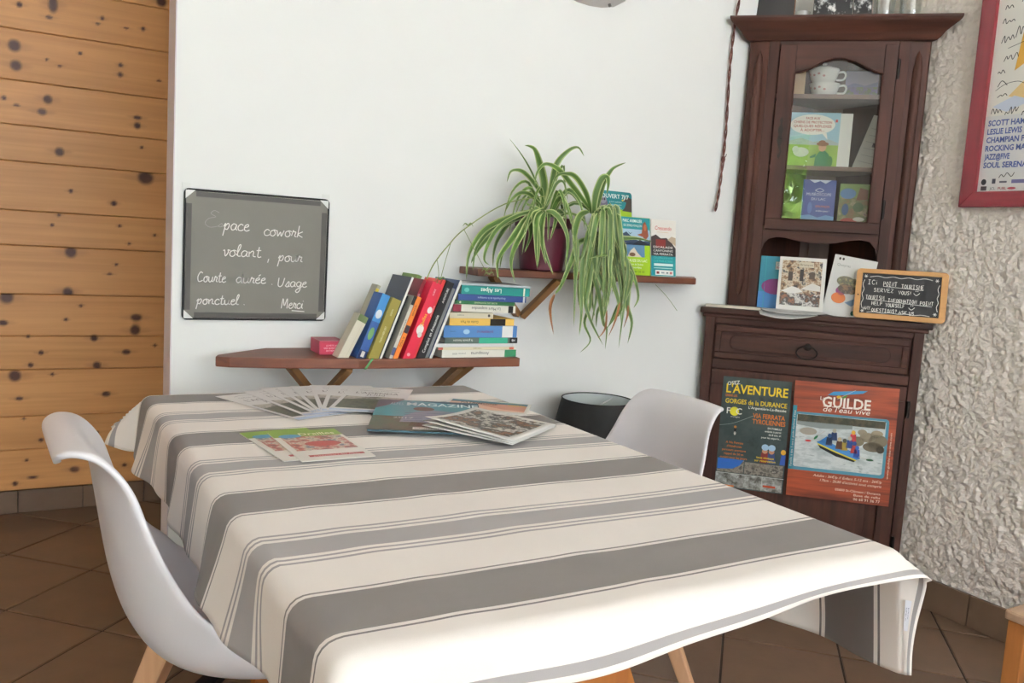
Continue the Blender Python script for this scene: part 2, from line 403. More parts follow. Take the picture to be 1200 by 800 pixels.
for i in range(-30, 31):
    for j in range(-30, 31):
        c = to + ta * (i + .5) + tb * (j + .5)
        q = [c + ta * a * (.5 - g) + tb * b * (.5 - g) for a, b in ((-1, -1), (1, -1), (1, 1), (-1, 1))]
        q = [(p.x, p.y) for p in q]; w = q
        for a, b, lim in ((1, 0, XR - .002), (-1, 0, -(XS + .002)), (0, 1, YL - .002), (0, -1, -(YF + .002))):
            if w: w = clip(w, a, b, lim)
        if len(w) < 3: continue
        ar = abs(sum(w[k][0] * w[(k + 1) % len(w)][1] - w[(k + 1) % len(w)][0] * w[k][1] for k in range(len(w)))) / 2
        if ar < .002: continue
        if c.x < -1.6 or (c.y < .3 and c.x < .6): far.append(w); continue
        if w == q:
            if _full is None: _full = tile_mesh([(p[0] - c.x, p[1] - c.y) for p in q], 'tile')
            me = _full
        else: me = tile_mesh([(p[0] - c.x, p[1] - c.y) for p in w], 'tile')
        o = bpy.data.objects.new('tile', me); COL.objects.link(o); o.location = (c.x, c.y, 0); o.parent = floor

mb = MB()                                       # the tiles outside the frame, joined
for w in far: mb.prism(w, -.006, 0, 'z')
mb.build('tile_field', M_tile, floor)['kind'] = 'stuff'
mb = MB().box(XS - .1, XR + .2, YF - .2, YL + .2, ZC, ZC + .1)
struct(mb.build('ceiling', mat('ceiling_paint', '#efeeea', .8)))
# white partition wall with a slim strip on its free end
wb = struct(MB().box(.3785, XR + .12, YW, YW + .112, 0, ZC).build('wall_back', M_white))
MB().box(.3755, .3785, YW - .001, YW + .113, 0, ZC).build('corner_strip', M_edge, wb)
# wooden wall: one board above the other
KNOTS = [(0.016,1.833,0.0213,0.0213),(0.021,1.76,0.0186,0.0186),(0.146,2.009,0.016,0.0299),(0.129,1.648,0.016,0.016),(0.109,1.599,0.016,0.012),(0.387,1.818,0.008,0.008),(0.386,1.78,0.0093,0.0093),(0.125,1.799,0.0053,0.0053),(0.17,1.781,0.008,0.004),(0.24,1.84,0.0066,0.0066),(0.303,1.964,0.008,0.004),(0.319,1.988,0.008,0.008),(0.469,1.974,0.008,0.008),(0.406,1.965,0.008,0.0033),(0.133,1.959,0.012,0.0066),(0.033,1.987,0.01,0.01),(0.536,2.093,0.0186,0.0186),(0.532,1.778,0.008,0.004),(-0.019,1.634,0.008,0.008),(0.023,1.612,0.012,0.004),(0.452,1.619,0.0146,0.008),(0.17,1.451,0.016,0.016),(0.452,1.587,0.012,0.012),(0.47,1.501,0.006,0.006),(0.486,1.379,0.0299,0.0253),(0.21,1.302,0.008,0.008),(0.367,1.265,0.01,0.01),(0.168,1.204,0.0066,0.0066),(0.144,1.162,0.0066,0.0066),(0.389,1.175,0.006,0.006),(0.525,1.145,0.006,0.006),(0.211,1.059,0.0213,0.0213),(0.201,0.898,0.0186,0.0186),(-0.012,0.872,0.0233,0.0233),(-0.025,0.771,0.0166,0.0106),(0.354,0.976,0.0093,0.0053),(0.249,0.844,0.0066,0.0066),(0.195,0.786,0.0066,0.0066),(0.457,0.798,0.0213,0.0133),(0.453,0.744,0.0199,0.0199),(0.298,0.711,0.0133,0.0133),(0.061,0.717,0.0066,0.0066),(0.106,0.652,0.0093,0.0093),(0.42,0.652,0.0166,0.01),(0.532,0.679,0.0066,0.0066),(0.426,1.105,0.006,0.006),(0.378,1.017,0.006,0.006),(0.015,0.56,0.0213,0.0213),(0.069,0.602,0.0093,0.0093),(0.309,0.597,0.0146,0.0146),(0.03,0.468,0.0133,0.008),(0.345,0.475,0.016,0.0106),(0.147,0.563,0.0066,0.0066),(0.046,0.385,0.006,0.006),(0.106,0.294,0.008,0.008),(0.312,0.313,0.006,0.006),(0.055,0.213,0.006,0.006),(0.229,0.163,0.0186,0.012),(0.418,0.166,0.008,0.008),(0.077,0.141,0.0213,0.004),(0.014,0.12,0.0093,0.0093)]
PLANKZ = [2.066, 1.896, 1.706, 1.539, 1.401, 1.213, 1.077, 0.886, 0.719, 0.584, 0.394, 0.258, 0.091, 0.0]
PLANKZ = [3.0, 2.86, 2.70, 2.58, 2.43, 2.262] + PLANKZ
wl = struct(MB().box(XS, 1.6, YL + .022, YL + .1, 0, ZC).build('wall_left', mat('board_backing', '#6b4a2c', .8)))
M_pine = wood_mat('pine_board', '#d89e62', '#be854b', .45, 0, 55, 1.6, .75, attr='knot', knotcol='#4a220c')
rk = random.Random(3)
for i in range(len(PLANKZ) - 2):
    z1, z0 = PLANKZ[i], PLANKZ[i + 1]
    kn = [k for k in KNOTS if z0 - .01 < k[1] < z1 + .01] + [(rk.uniform(-3.9, -.25), rk.uniform(z0 + .02, z1 - .02), rk.uniform(.006, .02), rk.uniform(.006, .015)) for _ in range(16)]
    if i < 5: kn += [(rk.uniform(-.1, .5), rk.uniform(z0 + .02, z1 - .02), .012, .01) for _ in range(4)]
    xs = [XS + .12 * k for k in range(40)]; xs = [x for x in xs if x < -.21] + [-.2 + .006 * k for k in range(134)] + [.62 + .1 * k for k in range(10)]
    g0, g1 = z0 + .0006, z1 - .0006
    nz = max(6, int((g1 - g0 - .006) / .006)); zs = [g0, g0 + .003] + [g0 + .003 + (g1 - g0 - .006) * k / nz for k in range(1, nz)] + [g1 - .003, g1]
    vs = []; kv = []
    for z in zs:
        yy = YL + (.004 if z in (g0, g1) else 0)
        for x in xs:
            vs.append((x, yy, z)); a = 0
            for (kx, kz, rx, rz) in kn:
                dx = (x - kx) / max(rx, .005); dz = (z - kz) / max(rz, .0045); d = math.sqrt(dx * dx + dz * dz)
                if d < 1.6: a = max(a, 1 if d < .75 else max(0, 1 - (d - .75) / .6))
                dx /= 3.5
                if dx * dx + dz * dz < 1: a = max(a, .22 * (1 - dx * dx - dz * dz))
            kv.append(a)
    nx = len(xs); mb = MB()
    mb.add(vs, [(r * nx + c, r * nx + c + 1, (r + 1) * nx + c + 1, (r + 1) * nx + c) for r in range(len(zs) - 1) for c in range(nx - 1)])
    n0 = len(mb.v)
    mb.add([(xs[0], YL + .004, g0), (xs[-1], YL + .004, g0), (xs[-1], YL + .02, g0), (xs[0], YL + .02, g0), (xs[0], YL + .004, g1), (xs[-1], YL + .004, g1), (xs[-1], YL + .02, g1), (xs[0], YL + .02, g1)], [(0, 1, 2, 3), (4, 7, 6, 5), (3, 2, 6, 7)])
    me = bpy.data.meshes.new('plank'); me.from_pydata(mb.v, [], mb.f); me.materials.append(M_pine)
    at = me.attributes.new('knot', 'FLOAT', 'POINT'); at.data.foreach_set('value', kv + [0.0] * (len(mb.v) - n0))
    o = bpy.data.objects.new('plank', me); COL.objects.link(o); o.parent = wl
# rough-cast wall on the right
def rough(y, z):
    p = Vector((0, y, z)); w = noise.noise_vector(p * 9) * .012
    q = p + w
    a = noise.noise(q * 30); b = noise.noise(q * 75 + Vector((3, 1, 7))); c = noise.noise(q * 140)
    r = 1 - abs(noise.noise(Vector((2, y * 52 + z * 14, z * 64 - y * 14)) + w * 40)) * 2.2
    return .0048 * a + .0062 * b + .0036 * c + .0085 * max(0, r) * (0.65 + .6 * noise.noise(p * 9))
ys = [YF + .09 * k for k in range(int((.95 - YF) / .09) + 1)]; ys = [y for y in ys if y < .94] + [.95 + .0048 * k for k in range(244)] + [2.13 + .03 * k for k in range(13)]
zs = [.0052 * k for k in range(578)]
mb = MB(); ny = len(ys)
mb.add([(XR - rough(y, z) , y, z) for z in zs for y in ys], [(r * ny + c + 1, r * ny + c, (r + 1) * ny + c, (r + 1) * ny + c + 1) for r in range(len(zs) - 1) for c in range(ny - 1)])
mb.box(XR + .03, XR + .12, YF - .1, YW + .1, 0, ZC)
M_rough = mat('rough_cast_plaster', '#f3e8dd', .85, var=.03, vscale=14, bump=.5, bscale=170)
me = bpy.data.meshes.new('wall_right'); me.from_pydata(mb.v, [], mb.f); me.materials.append(M_rough); me.polygons.foreach_set('use_smooth', [True] * len(me.polygons))
wr = struct(bpy.data.objects.new('wall_right', me)); COL.objects.link(wr)
struct(MB().box(XS - .1, XS, YF - .1, YL + .1, 0, ZC).build('wall_side', M_white))
struct(MB().box(1.6, 1.7, YW + .112, YL + .1, 0, ZC).build('wall_end', M_white))
# skirting tiles
def skirting(name, a, b, h, axis, lv, joints, th=.011):
    root = struct(MB().box(*((a, b, lv, lv + .004) if axis == 'x' else (lv, lv + .012, a, b)), 0, h - .004).build(name, M_grout))
    js = [a] + joints + [b]
    for p, q in zip(js, js[1:]):
        if q - p < .01: continue
        m = MB()
        if axis == 'x': m.box(p + .0015, q - .0015, lv - th, lv, .001, h)
        else: m.box(lv - th, lv, p + .0015, q - .0015, .001, h)
        m.build('skirting_tile', M_skirt, root, bevel=.002)
skirting('baseboard_left', XS + .01, 1.59, .091, 'x', YL - .002, [.024 + .235 * k for k in range(-19, 7)])
skirting('baseboard_back', .380, 2.80, .235, 'x', YW - .004, [.38 + .333 * k for k in range(1, 8)])
skirting('baseboard_right', YF + .02, YW - .02, .112, 'y', 2.826, [1.62 - .333 * k for k in range(15, -1, -1)] + [1.953, 2.286])
# wall behind the camera with two large windows
mb = MB()
ops = [(-4.4, -3.05, .75, 2.85), (-1.6, 2.7, .75, 2.85)]
mb.box(XS, -4.4, YF - .15, YF, 0, ZC); mb.box(-3.05, -1.6, YF - .15, YF, 0, ZC); mb.box(2.7, XR + .1, YF - .15, YF, 0, ZC)
for x0, x1, z0, z1 in ops: mb.box(x0, x1, YF - .15, YF, 0, z0); mb.box(x0, x1, YF - .15, YF, z1, ZC)
struct(mb.build('wall_front', M_white))
M_wframe = mat('white_window_frame', '#d8d6d0', .5)
M_pane = glass_mat('window_glass', '#ffffff', 0.0)
for k, (x0, x1, z0, z1) in enumerate(ops):
    f = MB(); w = .05
    f.box(x0, x1, YF - .1, YF - .05, z0, z0 + w); f.box(x0, x1, YF - .1, YF - .05, z1 - w, z1); f.box(x0, x0 + w, YF - .1, YF - .05, z0 + w, z1 - w); f.box(x1 - w, x1, YF - .1, YF - .05, z0 + w, z1 - w)
    ms = [x0 + .7] if k == 0 else [x0 + (x1 - x0) / 3, x0 + 2 * (x1 - x0) / 3]
    for xm in ms: f.box(xm - w / 2, xm + w / 2, YF - .1, YF - .05, z0 + w, z1 - w)
    wn = struct(f.build('window_%d' % (k + 1), M_wframe))
    js = [x0 + w] + ms + [x1 - w]
    for p, q in zip(js, js[1:]):
        MB().add([(p, YF - .075, z0 + w), (q, YF - .075, z0 + w), (q, YF - .075, z1 - w), (p, YF - .075, z1 - w)], [(0, 1, 2, 3)]).build('pane', M_pane, wn)
# garden outside
struct(MB().box(-16, 12, -16, YF - .2, -.3, -.12).build('terrace', mat('terrace_stone', '#c3c1be', .8, var=.1)))
mb = MB(); rg = random.Random(5)
for k in range(2200):
    x = rg.uniform(-14, -5.5); z = rg.uniform(0, 3.6 + .6 * math.sin(x * 1.3)); y = -9 + rg.uniform(-.5, .5)
    a, b = rg.uniform(0, 6.28), rg.uniform(-.8, .8); s_ = rg.uniform(.12, .3)
    e1 = Vector((math.cos(a), math.sin(a), b)).normalized() * s_; e2 = Vector((-math.sin(a) * b, math.cos(a) * b, 1)).normalized() * s_
    c = Vector((x, y, z)); mb.add([c - e1, c - e2 * .6, c + e1, c + e2 * .6], [(0, 1, 2, 3)], k % 2)
h = mb.build('hedge', [mat('hedge_leaf', '#7f9a4a', .6, var=.3, vscale=3), mat('hedge_leaf_dark', '#566f35', .6)])
tag(h, 'green garden hedge outside, mirrored in the cabinet glass', 'hedge', kind='stuff')
# ================================================================== table
M_tpine = wood_mat('orange_pine', '#a9692c', '#86491d', .5, 2, 60, 3, .7)
TX0, TX1, TY0, TY1, TZ = .280, 1.083, .747, 2.098, .80
tb_ = thing('dining_table', 'orange pine trestle table, only a leg board showing below the cloth', 'table', ((TX0 + TX1) / 2, (TY0 + TY1) / 2, 0))
hx, hy = (TX1 - TX0) / 2, (TY1 - TY0) / 2
MB().box(-hx, hx, -hy, hy, TZ - .032, TZ - .002).build('tabletop', M_tpine, tb_, bevel=.008)
def trestle(y):
    prof = [(-.24, 0), (.24, 0), (.24, .06), (.21, .10), (.19, .30), (.165, .48), (.118, .56), (.092, .62), (.10, .71), (.16, .766), (-.16, .766), (-.10, .71), (-.092, .62), (-.118, .56), (-.165, .48), (-.19, .30), (-.21, .10), (-.24, .06)]
    return MB().prism(prof, y - .02, y + .02, 'y').build('trestle_board', M_tpine, tb_, bevel=.004)
trestle(-.47); trestle(.47)
MB().box(-.02, .02, -.45, .45, .20, .32).build('stretcher', M_tpine, tb_, bevel=.003)

# ------------------------------------------------------------------ striped cloth
def stripe_mat():
    m = bpy.data.materials.new('striped_cloth'); m.use_nodes = True
    nt = m.node_tree; b = nt.nodes['Principled BSDF']; L = nt.links.new
    b.inputs['Roughness'].default_value = .85; b.inputs['Sheen Weight'].default_value = .15; b.inputs['Specular IOR Level'].default_value = .2
    uv = nt.nodes.new('ShaderNodeUVMap'); uv.uv_map = 'cloth'
    sp = nt.nodes.new('ShaderNodeSeparateXYZ'); L(uv.outputs[0], sp.inputs[0]); Y = sp.outputs[1]
    def M(op, a, c=None):
        n = nt.nodes.new('ShaderNodeMath'); n.operation = op
        for i, v in enumerate((a, c)):
            if v is None: continue
            if isinstance(v, (int, float)): n.inputs[i].default_value = v
            else: L(v, n.inputs[i])
        return n.outputs[0]
    def dist(c0, per):                            # distance to the nearest stripe centre
        t = M('SUBTRACT', Y, c0 - per / 2 - 10 * per); t = M('MODULO', t, per); return M('ABSOLUTE', M('SUBTRACT', t, per / 2))
    def band(d, a, b_): return M('MULTIPLY', M('GREATER_THAN', d, a), M('LESS_THAN', d, b_))
    P = .404
    dA = dist(.833, P); dB = dist(.833 + P / 2, P)
    a = M('LESS_THAN', dA, .0475); al = band(dA, .0540, .0577)
    bb = M('LESS_THAN', dB, .0262); bl = M('ADD', band(dB, .0345, .040), band(dB, .0475, .0533))
    inner = M('MULTIPLY', M('GREATER_THAN', Y, .705), M('LESS_THAN', Y, 2.145))
    end = M('ADD', band(Y, .662, .676), band(Y, 2.171, 2.185))
    dark = M('MULTIPLY', M('ADD', a, al), inner); mid = M('ADD', M('MULTIPLY', M('ADD', bb, bl), inner), end)
    def mixc(f, x, c):
        n = nt.nodes.new('ShaderNodeMix'); n.data_type = 'RGBA'; L(f, n.inputs[0])
        if isinstance(x, str): n.inputs[6].default_value = lin(x)
        else: L(x, n.inputs[6])
        n.inputs[7].default_value = lin(c); return n.outputs[2]
    c = mixc(dark, mixc(mid, '#e9e1d9', '#9e9997'), '#756f6b')
    # weave
    tx = nt.nodes.new('ShaderNodeTexNoise'); tx.inputs['Scale'].default_value = 900; L(uv.outputs[0], tx.inputs['Vector'])
    mr = nt.nodes.new('ShaderNodeMapRange'); mr.inputs[3].default_value = .94; mr.inputs[4].default_value = 1.06; L(tx.outputs[0], mr.inputs[0])
    vm = nt.nodes.new('ShaderNodeVectorMath'); vm.operation = 'SCALE'; L(c, vm.inputs[0]); L(mr.outputs[0], vm.inputs['Scale'])
    L(vm.outputs[0], b.inputs['Base Color'])
    n2 = nt.nodes.new('ShaderNodeTexNoise'); n2.inputs['Scale'].default_value = 9; n2.inputs['Detail'].default_value = 3; L(uv.outputs[0], n2.inputs['Vector'])
    bp = nt.nodes.new('ShaderNodeBump'); bp.inputs['Strength'].default_value = .25; bp.inputs['Distance'].default_value = .012
    L(n2.outputs[0], bp.inputs['Height']); L(bp.outputs[0], b.inputs['Normal'])
    return m
M_cloth = stripe_mat()
CX0, CX1, CY0, CY1 = TX0 - .142, TX1 + .215, .653, 2.194
def smooth(a, b, x):
    t = min(1, max(0, (x - a) / (b - a))); return t * t * (3 - 2 * t)
def drape(cx, cy):
    px = min(max(cx, TX0), TX1); py = min(max(cy, TY0), TY1)
    ox, oy = cx - px, cy - py
    if oy < 0: oy *= .82 - .30 * smooth(.4, 1.0, cx)
    r = math.hypot(ox, oy)
    z = TZ + .0015
    # slight ripples where the cloth lies loose
    rip = .0016 * noise.noise(Vector((cx * 5, cy * 7, 1))) + .0012 * math.exp(-((cx - .55 + .25 * (cy - 1.25)) / .035) ** 2) + .0010 * math.exp(-((cx - .37 + .1 * (cy - 1.25)) / .03) ** 2)
    if r < 1e-9: return (cx, cy, z + max(0, rip + .0008))
    dx, dy = ox / r, oy / r
    # final slope of the hanging cloth: 90 = straight down
    side = 82 + 5 * math.sin(cy * 9) if ox < 0 else 80 + 6 * math.sin(cy * 7 + 1)
    if oy < 0:
        end = 66 - 22 * math.exp(-((cx - 1.06) / .10) ** 2) + 3 * math.sin(cx * 8)
    else: end = 80
    w = dx * dx; th = side * w + end * (1 - w)
    if abs(ox) > 1e-9 and abs(oy) > 1e-9:
        bulge = 4 * w * (1 - w)
        th -= bulge * (42 if (ox < 0 and oy > 0) else 26 if (ox > 0 and oy < 0) else 16)
    th = R(max(18, th)); rb = .022
    arc = min(r, rb * th); a = arc / rb
    out = rb * math.sin(a) + (r - arc) * math.cos(th); dn = rb * (1 - math.cos(a)) + (r - arc) * math.sin(th)
    # soft folds along the hanging sides
    fold = smooth(.03, .2, r) * .012
    if abs(ox) > abs(oy): out += fold * math.sin(cy * 16 + (2 if ox < 0 else 0.5)) + fold * .5 * math.sin(cy * 37)
    else: out += smooth(.015, .09, r) * (.010 * math.sin(cx * 11 + .6) + .006 * math.sin(cx * 23 + 1.7))
    return (px + dx * out, py + dy * out, z - dn + .0008 * (1 - a / max(th, 1e-6)))
nx, ny = 150, 190
xs = [CX0 + (CX1 - CX0) * i / nx for i in range(nx + 1)]; ys = [CY0 + (CY1 - CY0) * j / ny for j in range(ny + 1)]
vs = [drape(x, y) for y in ys for x in xs]
fs = [(j * (nx + 1) + i, j * (nx + 1) + i + 1, (j + 1) * (nx + 1) + i + 1, (j + 1) * (nx + 1) + i) for j in range(ny) for i in range(nx)]
me = bpy.data.meshes.new('cloth'); me.from_pydata(vs, [], fs); me.materials.append(M_cloth)
uvl = me.uv_layers.new(name='cloth'); uvs = [(x, y) for y in ys for x in xs]
flat = []
for l in me.loops: flat += list(uvs[l.vertex_index])
uvl.data.foreach_set('uv', flat); me.polygons.foreach_set('use_smooth', [True] * len(me.polygons))
cl = thing('tablecloth', 'cream tablecloth with grey stripes draped over the dining table', 'tablecloth', (0, 0, 0))
co = bpy.data.objects.new('cloth', me); COL.objects.link(co); co.parent = cl
sm = co.modifiers.new('thickness', 'SOLIDIFY'); sm.thickness = .0012; sm.offset = 1
# folded hem seen on the inside of the right flap, and the maker's tag
def on_cloth(cx, cy, off):
    p = Vector(drape(cx, cy)); e1 = Vector(drape(cx + .002, cy)) - p; e2 = Vector(drape(cx, cy + .002)) - p
    return p - e1.cross(e2).normalized() * off
tg = Print()
tg.rect(0, 0, .05, .022, '#e8e8ee', 1)
tg.text('Made in', .012, .0125, .005, '#6b6f86', 2); tg.text('France', .012, .005, .005, '#6b6f86', 2)
tgo = tg.build('maker_tag', cl, fn=lambda u, v, o: tuple(on_cloth(CX1 - .125 + u, CY0 + .032 + v, .003 + o * 2)))
tgo['label'] = 'small white sewn tag'

# ================================================================== shell chairs
M_shell = mat('white_plastic', '#e2dee0', .38, spec=.5)
M_beech = wood_mat('beech_leg', '#c99d78', '#b08560', .5, 2, 80, 4, .6)
M_steel = mat('black_steel', '#1c1c1e', .5, metal=.6)
def shell_mesh():
    CK = 1.065
    C = [(-.285, .796, .095, .000, .000), (-.288, .811, .120, .002, -.002), (-.274, .821, .138, .006, -.005), (-.250, .814, .152, .014, -.008), (-.233, .778, .165, .030, -.010), (-.222, .72, .180, .040, -.008), (-.212, .655, .196, .056, 0.0),
         (-.200, .59, .211, .076, .014), (-.182, .535, .222, .094, .036), (-.150, .488, .228, .084, .058), (-.100, .457, .231, .052, .078), (-.035, .443, .231, .02, .070), (.045, .440, .229, .0, .056),
         (.120, .441, .224, -.01, .042), (.180, .440, .213, -.018, .028), (.222, .430, .192, -.03, .016), (.238, .412, .16, -.035, .006), (.236, .400, .13, -.035, .002)]
    S = crom([(a, b, 0) for a, b, *_ in C], 3); Wd = crom([(w, e, f) for _, _, w, e, f in C], 3)
    N = 20; mb = MB(); vs = []
    for p, q in zip(S, Wd):
        for k in range(N + 1):
            u = -1 + 2 * k / N; su = math.copysign(abs(u) ** .95, u); e = abs(u) ** 2.6
            vs.append((CK * (p.x + q.y * e), CK * su * q.x, CK * (p.y + q.z * e)))
    mb.add(vs, [(i * (N + 1) + k, i * (N + 1) + k + 1, (i + 1) * (N + 1) + k + 1, (i + 1) * (N + 1) + k) for i in range(len(S) - 1) for k in range(N)])
    return mb
def make_chair(name, label):
    t = thing(name, label, 'chair', group='white shell chairs at the table')
    s = shell_mesh().build('seat_shell', M_shell, t, smooth=60)
    m = s.modifiers.new('thickness', 'SOLIDIFY'); m.thickness = .011; m.offset = 0
    m = s.modifiers.new('round', 'SUBSURF'); m.levels = 1; m.render_levels = 1
    for sx in (-1, 1):
        for sy in (-1, 1):
            MB().beam((sx * .10 - .01, sy * .10, .462), (sx * .235 - .01, sy * .245, 0.0), .046, .046, (sx, sy, 0), .028, .028).build('leg', M_beech, t, bevel=.005)
    MB().beam((-.105, -.105, .456), (.085, .105, .456), .03, .012).beam((-.105, .105, .456), (.085, -.105, .456), .03, .012).build('bracket', M_steel, t)
    return t
ch1 = make_chair('shell_chair', 'white plastic shell chair seen from behind, left of the table')
ch1.location = (.358, 1.47, 0); ch1.rotation_euler = (0, 0, R(2))
ch2 = copy_tree(ch1); ch2['label'] = 'white plastic shell chair across the table, beside the black lampshade'
ch2.location = (1.25, 1.68, 0); ch2.rotation_euler = (0, 0, R(180)); ch2.scale = (.95, .95, .95)

# ================================================================== stool at the right edge
st = thing('wooden_stool', 'wooden stool with pale top and orange frame at the right edge', 'stool', (2.165, .90, 0), R(0))
M_pale = wood_mat('pale_worn_wood', '#b89a80', '#9a7c62', .6, 0, 60, 4, .6)
M_or = wood_mat('orange_wood', '#b4743c', '#8f5527', .5, 2, 60, 4, .7)
MB().box(-.165, .165, -.165, .165, .405, .43).build('seat', M_pale, st, bevel=.007)
for a, b in ((-1, -1), (1, -1), (1, 1), (-1, 1)): MB().box(a * .138 - .02, a * .138 + .02, b * .138 - .02, b * .138 + .02, 0, .404).build('leg', M_or, st, bevel=.003)
for b in (-1, 1):
    MB().box(-.116, .116, b * .138 - .011, b * .138 + .011, .32, .404).build('apron', M_or, st)
    MB().box(b * .138 - .011, b * .138 + .011, -.116, .116, .32, .404).build('apron', M_or, st)

# ================================================================== lamp behind the table
lp = thing('standing_lamp', 'low lamp with black drum shade by the white wall', 'lamp', (1.690, 2.290, 0))
M_black = mat('black_fabric', '#121213', .8, bump=.05, bscale=300); M_in = mat('shade_lining', '#cfd6d4', .8)
MB().lathe([(.169, .482), (.120, .706)], 40).build('shade', M_black, lp, smooth=40)
MB().lathe([(.1675, .483), (.1185, .706)], 40).build('shade_lining', M_in, lp, smooth=40)
MB().tube([(.1195 * math.cos(a), .1195 * math.sin(a), .706) for a in (2 * math.pi * k / 40 for k in range(41))], .0020, 6, cap=False).build('shade_rim', M_black, lp, smooth=60)
mb = MB()
for k in range(3):
    a = 2.1 * k + .5; mb.tube([(0, 0, .68), (.117 * math.cos(a), .117 * math.sin(a), .695)], .002, 6)
mb.build('spider', mat('white_wire', '#d8d8d8', .4), lp)
MB().lathe([(0, 0), (.11, 0), (.11, .012), (.02, .022), (.012, .05), (.012, .54), (.02, .55), (.02, .58), (0, .58)], 24).build('base', mat('dark_lamp_base', '#2a211b', .4), lp, smooth=40)
MB().lathe([(.012, .58), (.03, .62), (.028, .65), (.012, .67), (0, .672)], 16).build('bulb', mat('frosted_bulb', '#e8e6e0', .4), lp, smooth=60)

# wall lamp, only its underside in view
wlm = thing('wall_lamp', 'pale grey half-bowl wall lamp at the top of the white wall', 'lamp', (1.669, YW, 2.003)); wlm.scale = (.826,) * 3  # lamp position and size shrunk about the camera, like the shelf group
M_pl = mat('grey_plaster', '#cfcac5', .7)
MB().lathe([(.0, 0), (.06, .004), (.12, .018), (.165, .045), (.185, .085), (.187, .10), (.180, .10), (.16, .05), (.1, .02), (0, .008)], 28, sx=1, sy=.62, a0=math.pi, a1=2 * math.pi).build('bowl', M_pl, wlm, smooth=50)
MB().box(-.06, .06, -.012, -.001, .03, .095).build('wall_plate', M_pl, wlm)
MB().tube([(.07, -.04, .012), (.072, -.043, .002)], .006, 8).build('fixing_screw', mat('dull_metal', '#8c8680', .4, metal=.7), wlm)

# ================================================================== memo board
mbd = thing('memo_board', 'grey memo board with handwritten white French text on the white wall', 'board')
place(mbd, (.4047, YW - .002, .944), (1, 0, 0), (0, 0, 1))
BW, BH = .480, .423; mbd.scale = (.826,) * 3  # board shrunk about the camera, its corner moved to suit
MB().box(.004, BW - .004, .004, BH - .004, 0, .008).build('panel', mat('grey_board', '#76736a', .55, var=.03), mbd)
M_gb = mat('dark_board_edge', '#4c4a45', .6)
for nm, b in (('edge_band', (.035, BW - .03, BH - .022, BH - .006)), ('edge_band', (.035, BW - .03, .004, .022)), ('edge_band', (.004, .022, .03, BH - .045)), ('edge_band', (BW - .024, BW - .006, .03, BH - .045))):
    MB().box(b[0], b[1], b[2], b[3], .0075, .0088).build(nm, M_gb, mbd)
pts = [(x, y, .007) for x, y in rrect(0, BW, 0, BH, .012, 4)]
MB().tube(pts + pts[:2], .0035, 8, cap=False).build('elastic_cord', mat('black_cord', '#0d0d0e', .6), mbd, smooth=60)
M_clip = mat('white_clip', '#e9e9e4', .5)
for cx, cy, ax, ay in ((0, BH, 1, -1), (BW, BH, -1, -1), (0, 0, 1, 1), (BW, 0, -1, 1)):
    MB().prism([(cx + ax * .002, cy + ay * .002), (cx + ax * .032, cy + ay * .002), (cx + ax * .002, cy + ay * .030)], .0078, .0104, 'z').build('corner_clip', M_clip, mbd)
for cx in (0.006, BW - .008): MB().box(cx - .014, cx + .012, BH - .006, BH + .02, 0, .003).build('wall_tab', M_clip, mbd)
pr = Print(); W = '#e8e6df'; G = '#9b9a92'
px = lambda x: (x - 62) / (733 - 62) * BW; py = lambda y: (695 - y) / (695 - 110) * BH
def hl(s, x0, x1, y, xh, c=W, wd=.0032, slope=0): hand(pr, s, px(x0), py(y), xh, wd, c, 52, slope, px(x1) - px(x0))
hl('E', 150, 222, 272, .027, G, .002); hl('s', 208, 232, 270, .012, G, .002)
hl('pace', 232, 352, 282, .022); hl('cowork', 418, 608, 297, .021)
hl('volant', 232, 410, 402, .021); hl(',', 440, 452, 412, .03); hl('pour', 490, 610, 415, .020)
hl('Courte', 120, 250, 524, .019); hl('durée', 295, 436, 524, .019); hl('.', 460, 475, 528, .02); hl('Usage', 490, 636, 536, .019)
hl('ponctuel', 120, 312, 627, .018); hl('.', 332, 345, 627, .02); hl('Merci', 512, 620, 640, .019)
pr.stroke([(px(565), py(650)), (px(628), py(654))], .0028, W, 52)
pr.build('handwriting', mbd)
# ================================================================== wall shelves
# (shelves, books and plant are built for a wall line at y = 2.99, then scaled together about the camera)
_before = set(bpy.data.objects); WALL_LINE = 2.99
M_shelf = wood_mat('dark_stained_shelf', '#6b3a22', '#3c1f14', .5, 0, 45, 3, .8)
M_brk = wood_mat('oak_bracket', '#9a7044', '#7d5630', .55, 2, 60, 4, .6)
def shelf(name, label, poly, z1, th, struts):
    t = thing(name, label, 'shelf', (0, 0, 0))
    b = MB().prism(poly, z1 - th, z1, 'z').build('board', M_shelf, t, bevel=.004)
    for a, c in struts:
        st_ = MB().beam(a, c, .024, .030, (0, -1, .3)).build('strut', M_brk, t, bevel=.002)
        d = Vector(c) - Vector(a); q = Vector(a) + d * .22 + Vector((0, -.0165, .004))
        MB().tube([q + Vector((0, .003, 0)), q - Vector((0, .0015, 0))], .004, 8).build('screw', mat('bright_screw', '#b9b4a8', .35, metal=.8), st_)
    return t
Z1 = .79
shelf('wall_shelf', 'dark wooden wall shelf with pointed end, carrying the books', [(.561, 2.80), (.60, 2.775), (.753, 2.735), (1.0, 2.695), (1.612, 2.677), (1.612, WALL_LINE - .001), (.763, WALL_LINE - .001), (.575, 2.84)], Z1, .033,
      [((.80, 2.80, Z1 - .035), (.955, WALL_LINE - .014, .60)), ((.985, 2.74, Z1 - .035), (.96, WALL_LINE - .014, .60)), ((1.40, 2.74, Z1 - .035), (1.39, WALL_LINE - .014, .60)), ((1.47, 2.78, Z1 - .035), (1.405, WALL_LINE - .014, .60))])
Z2 = 1.104
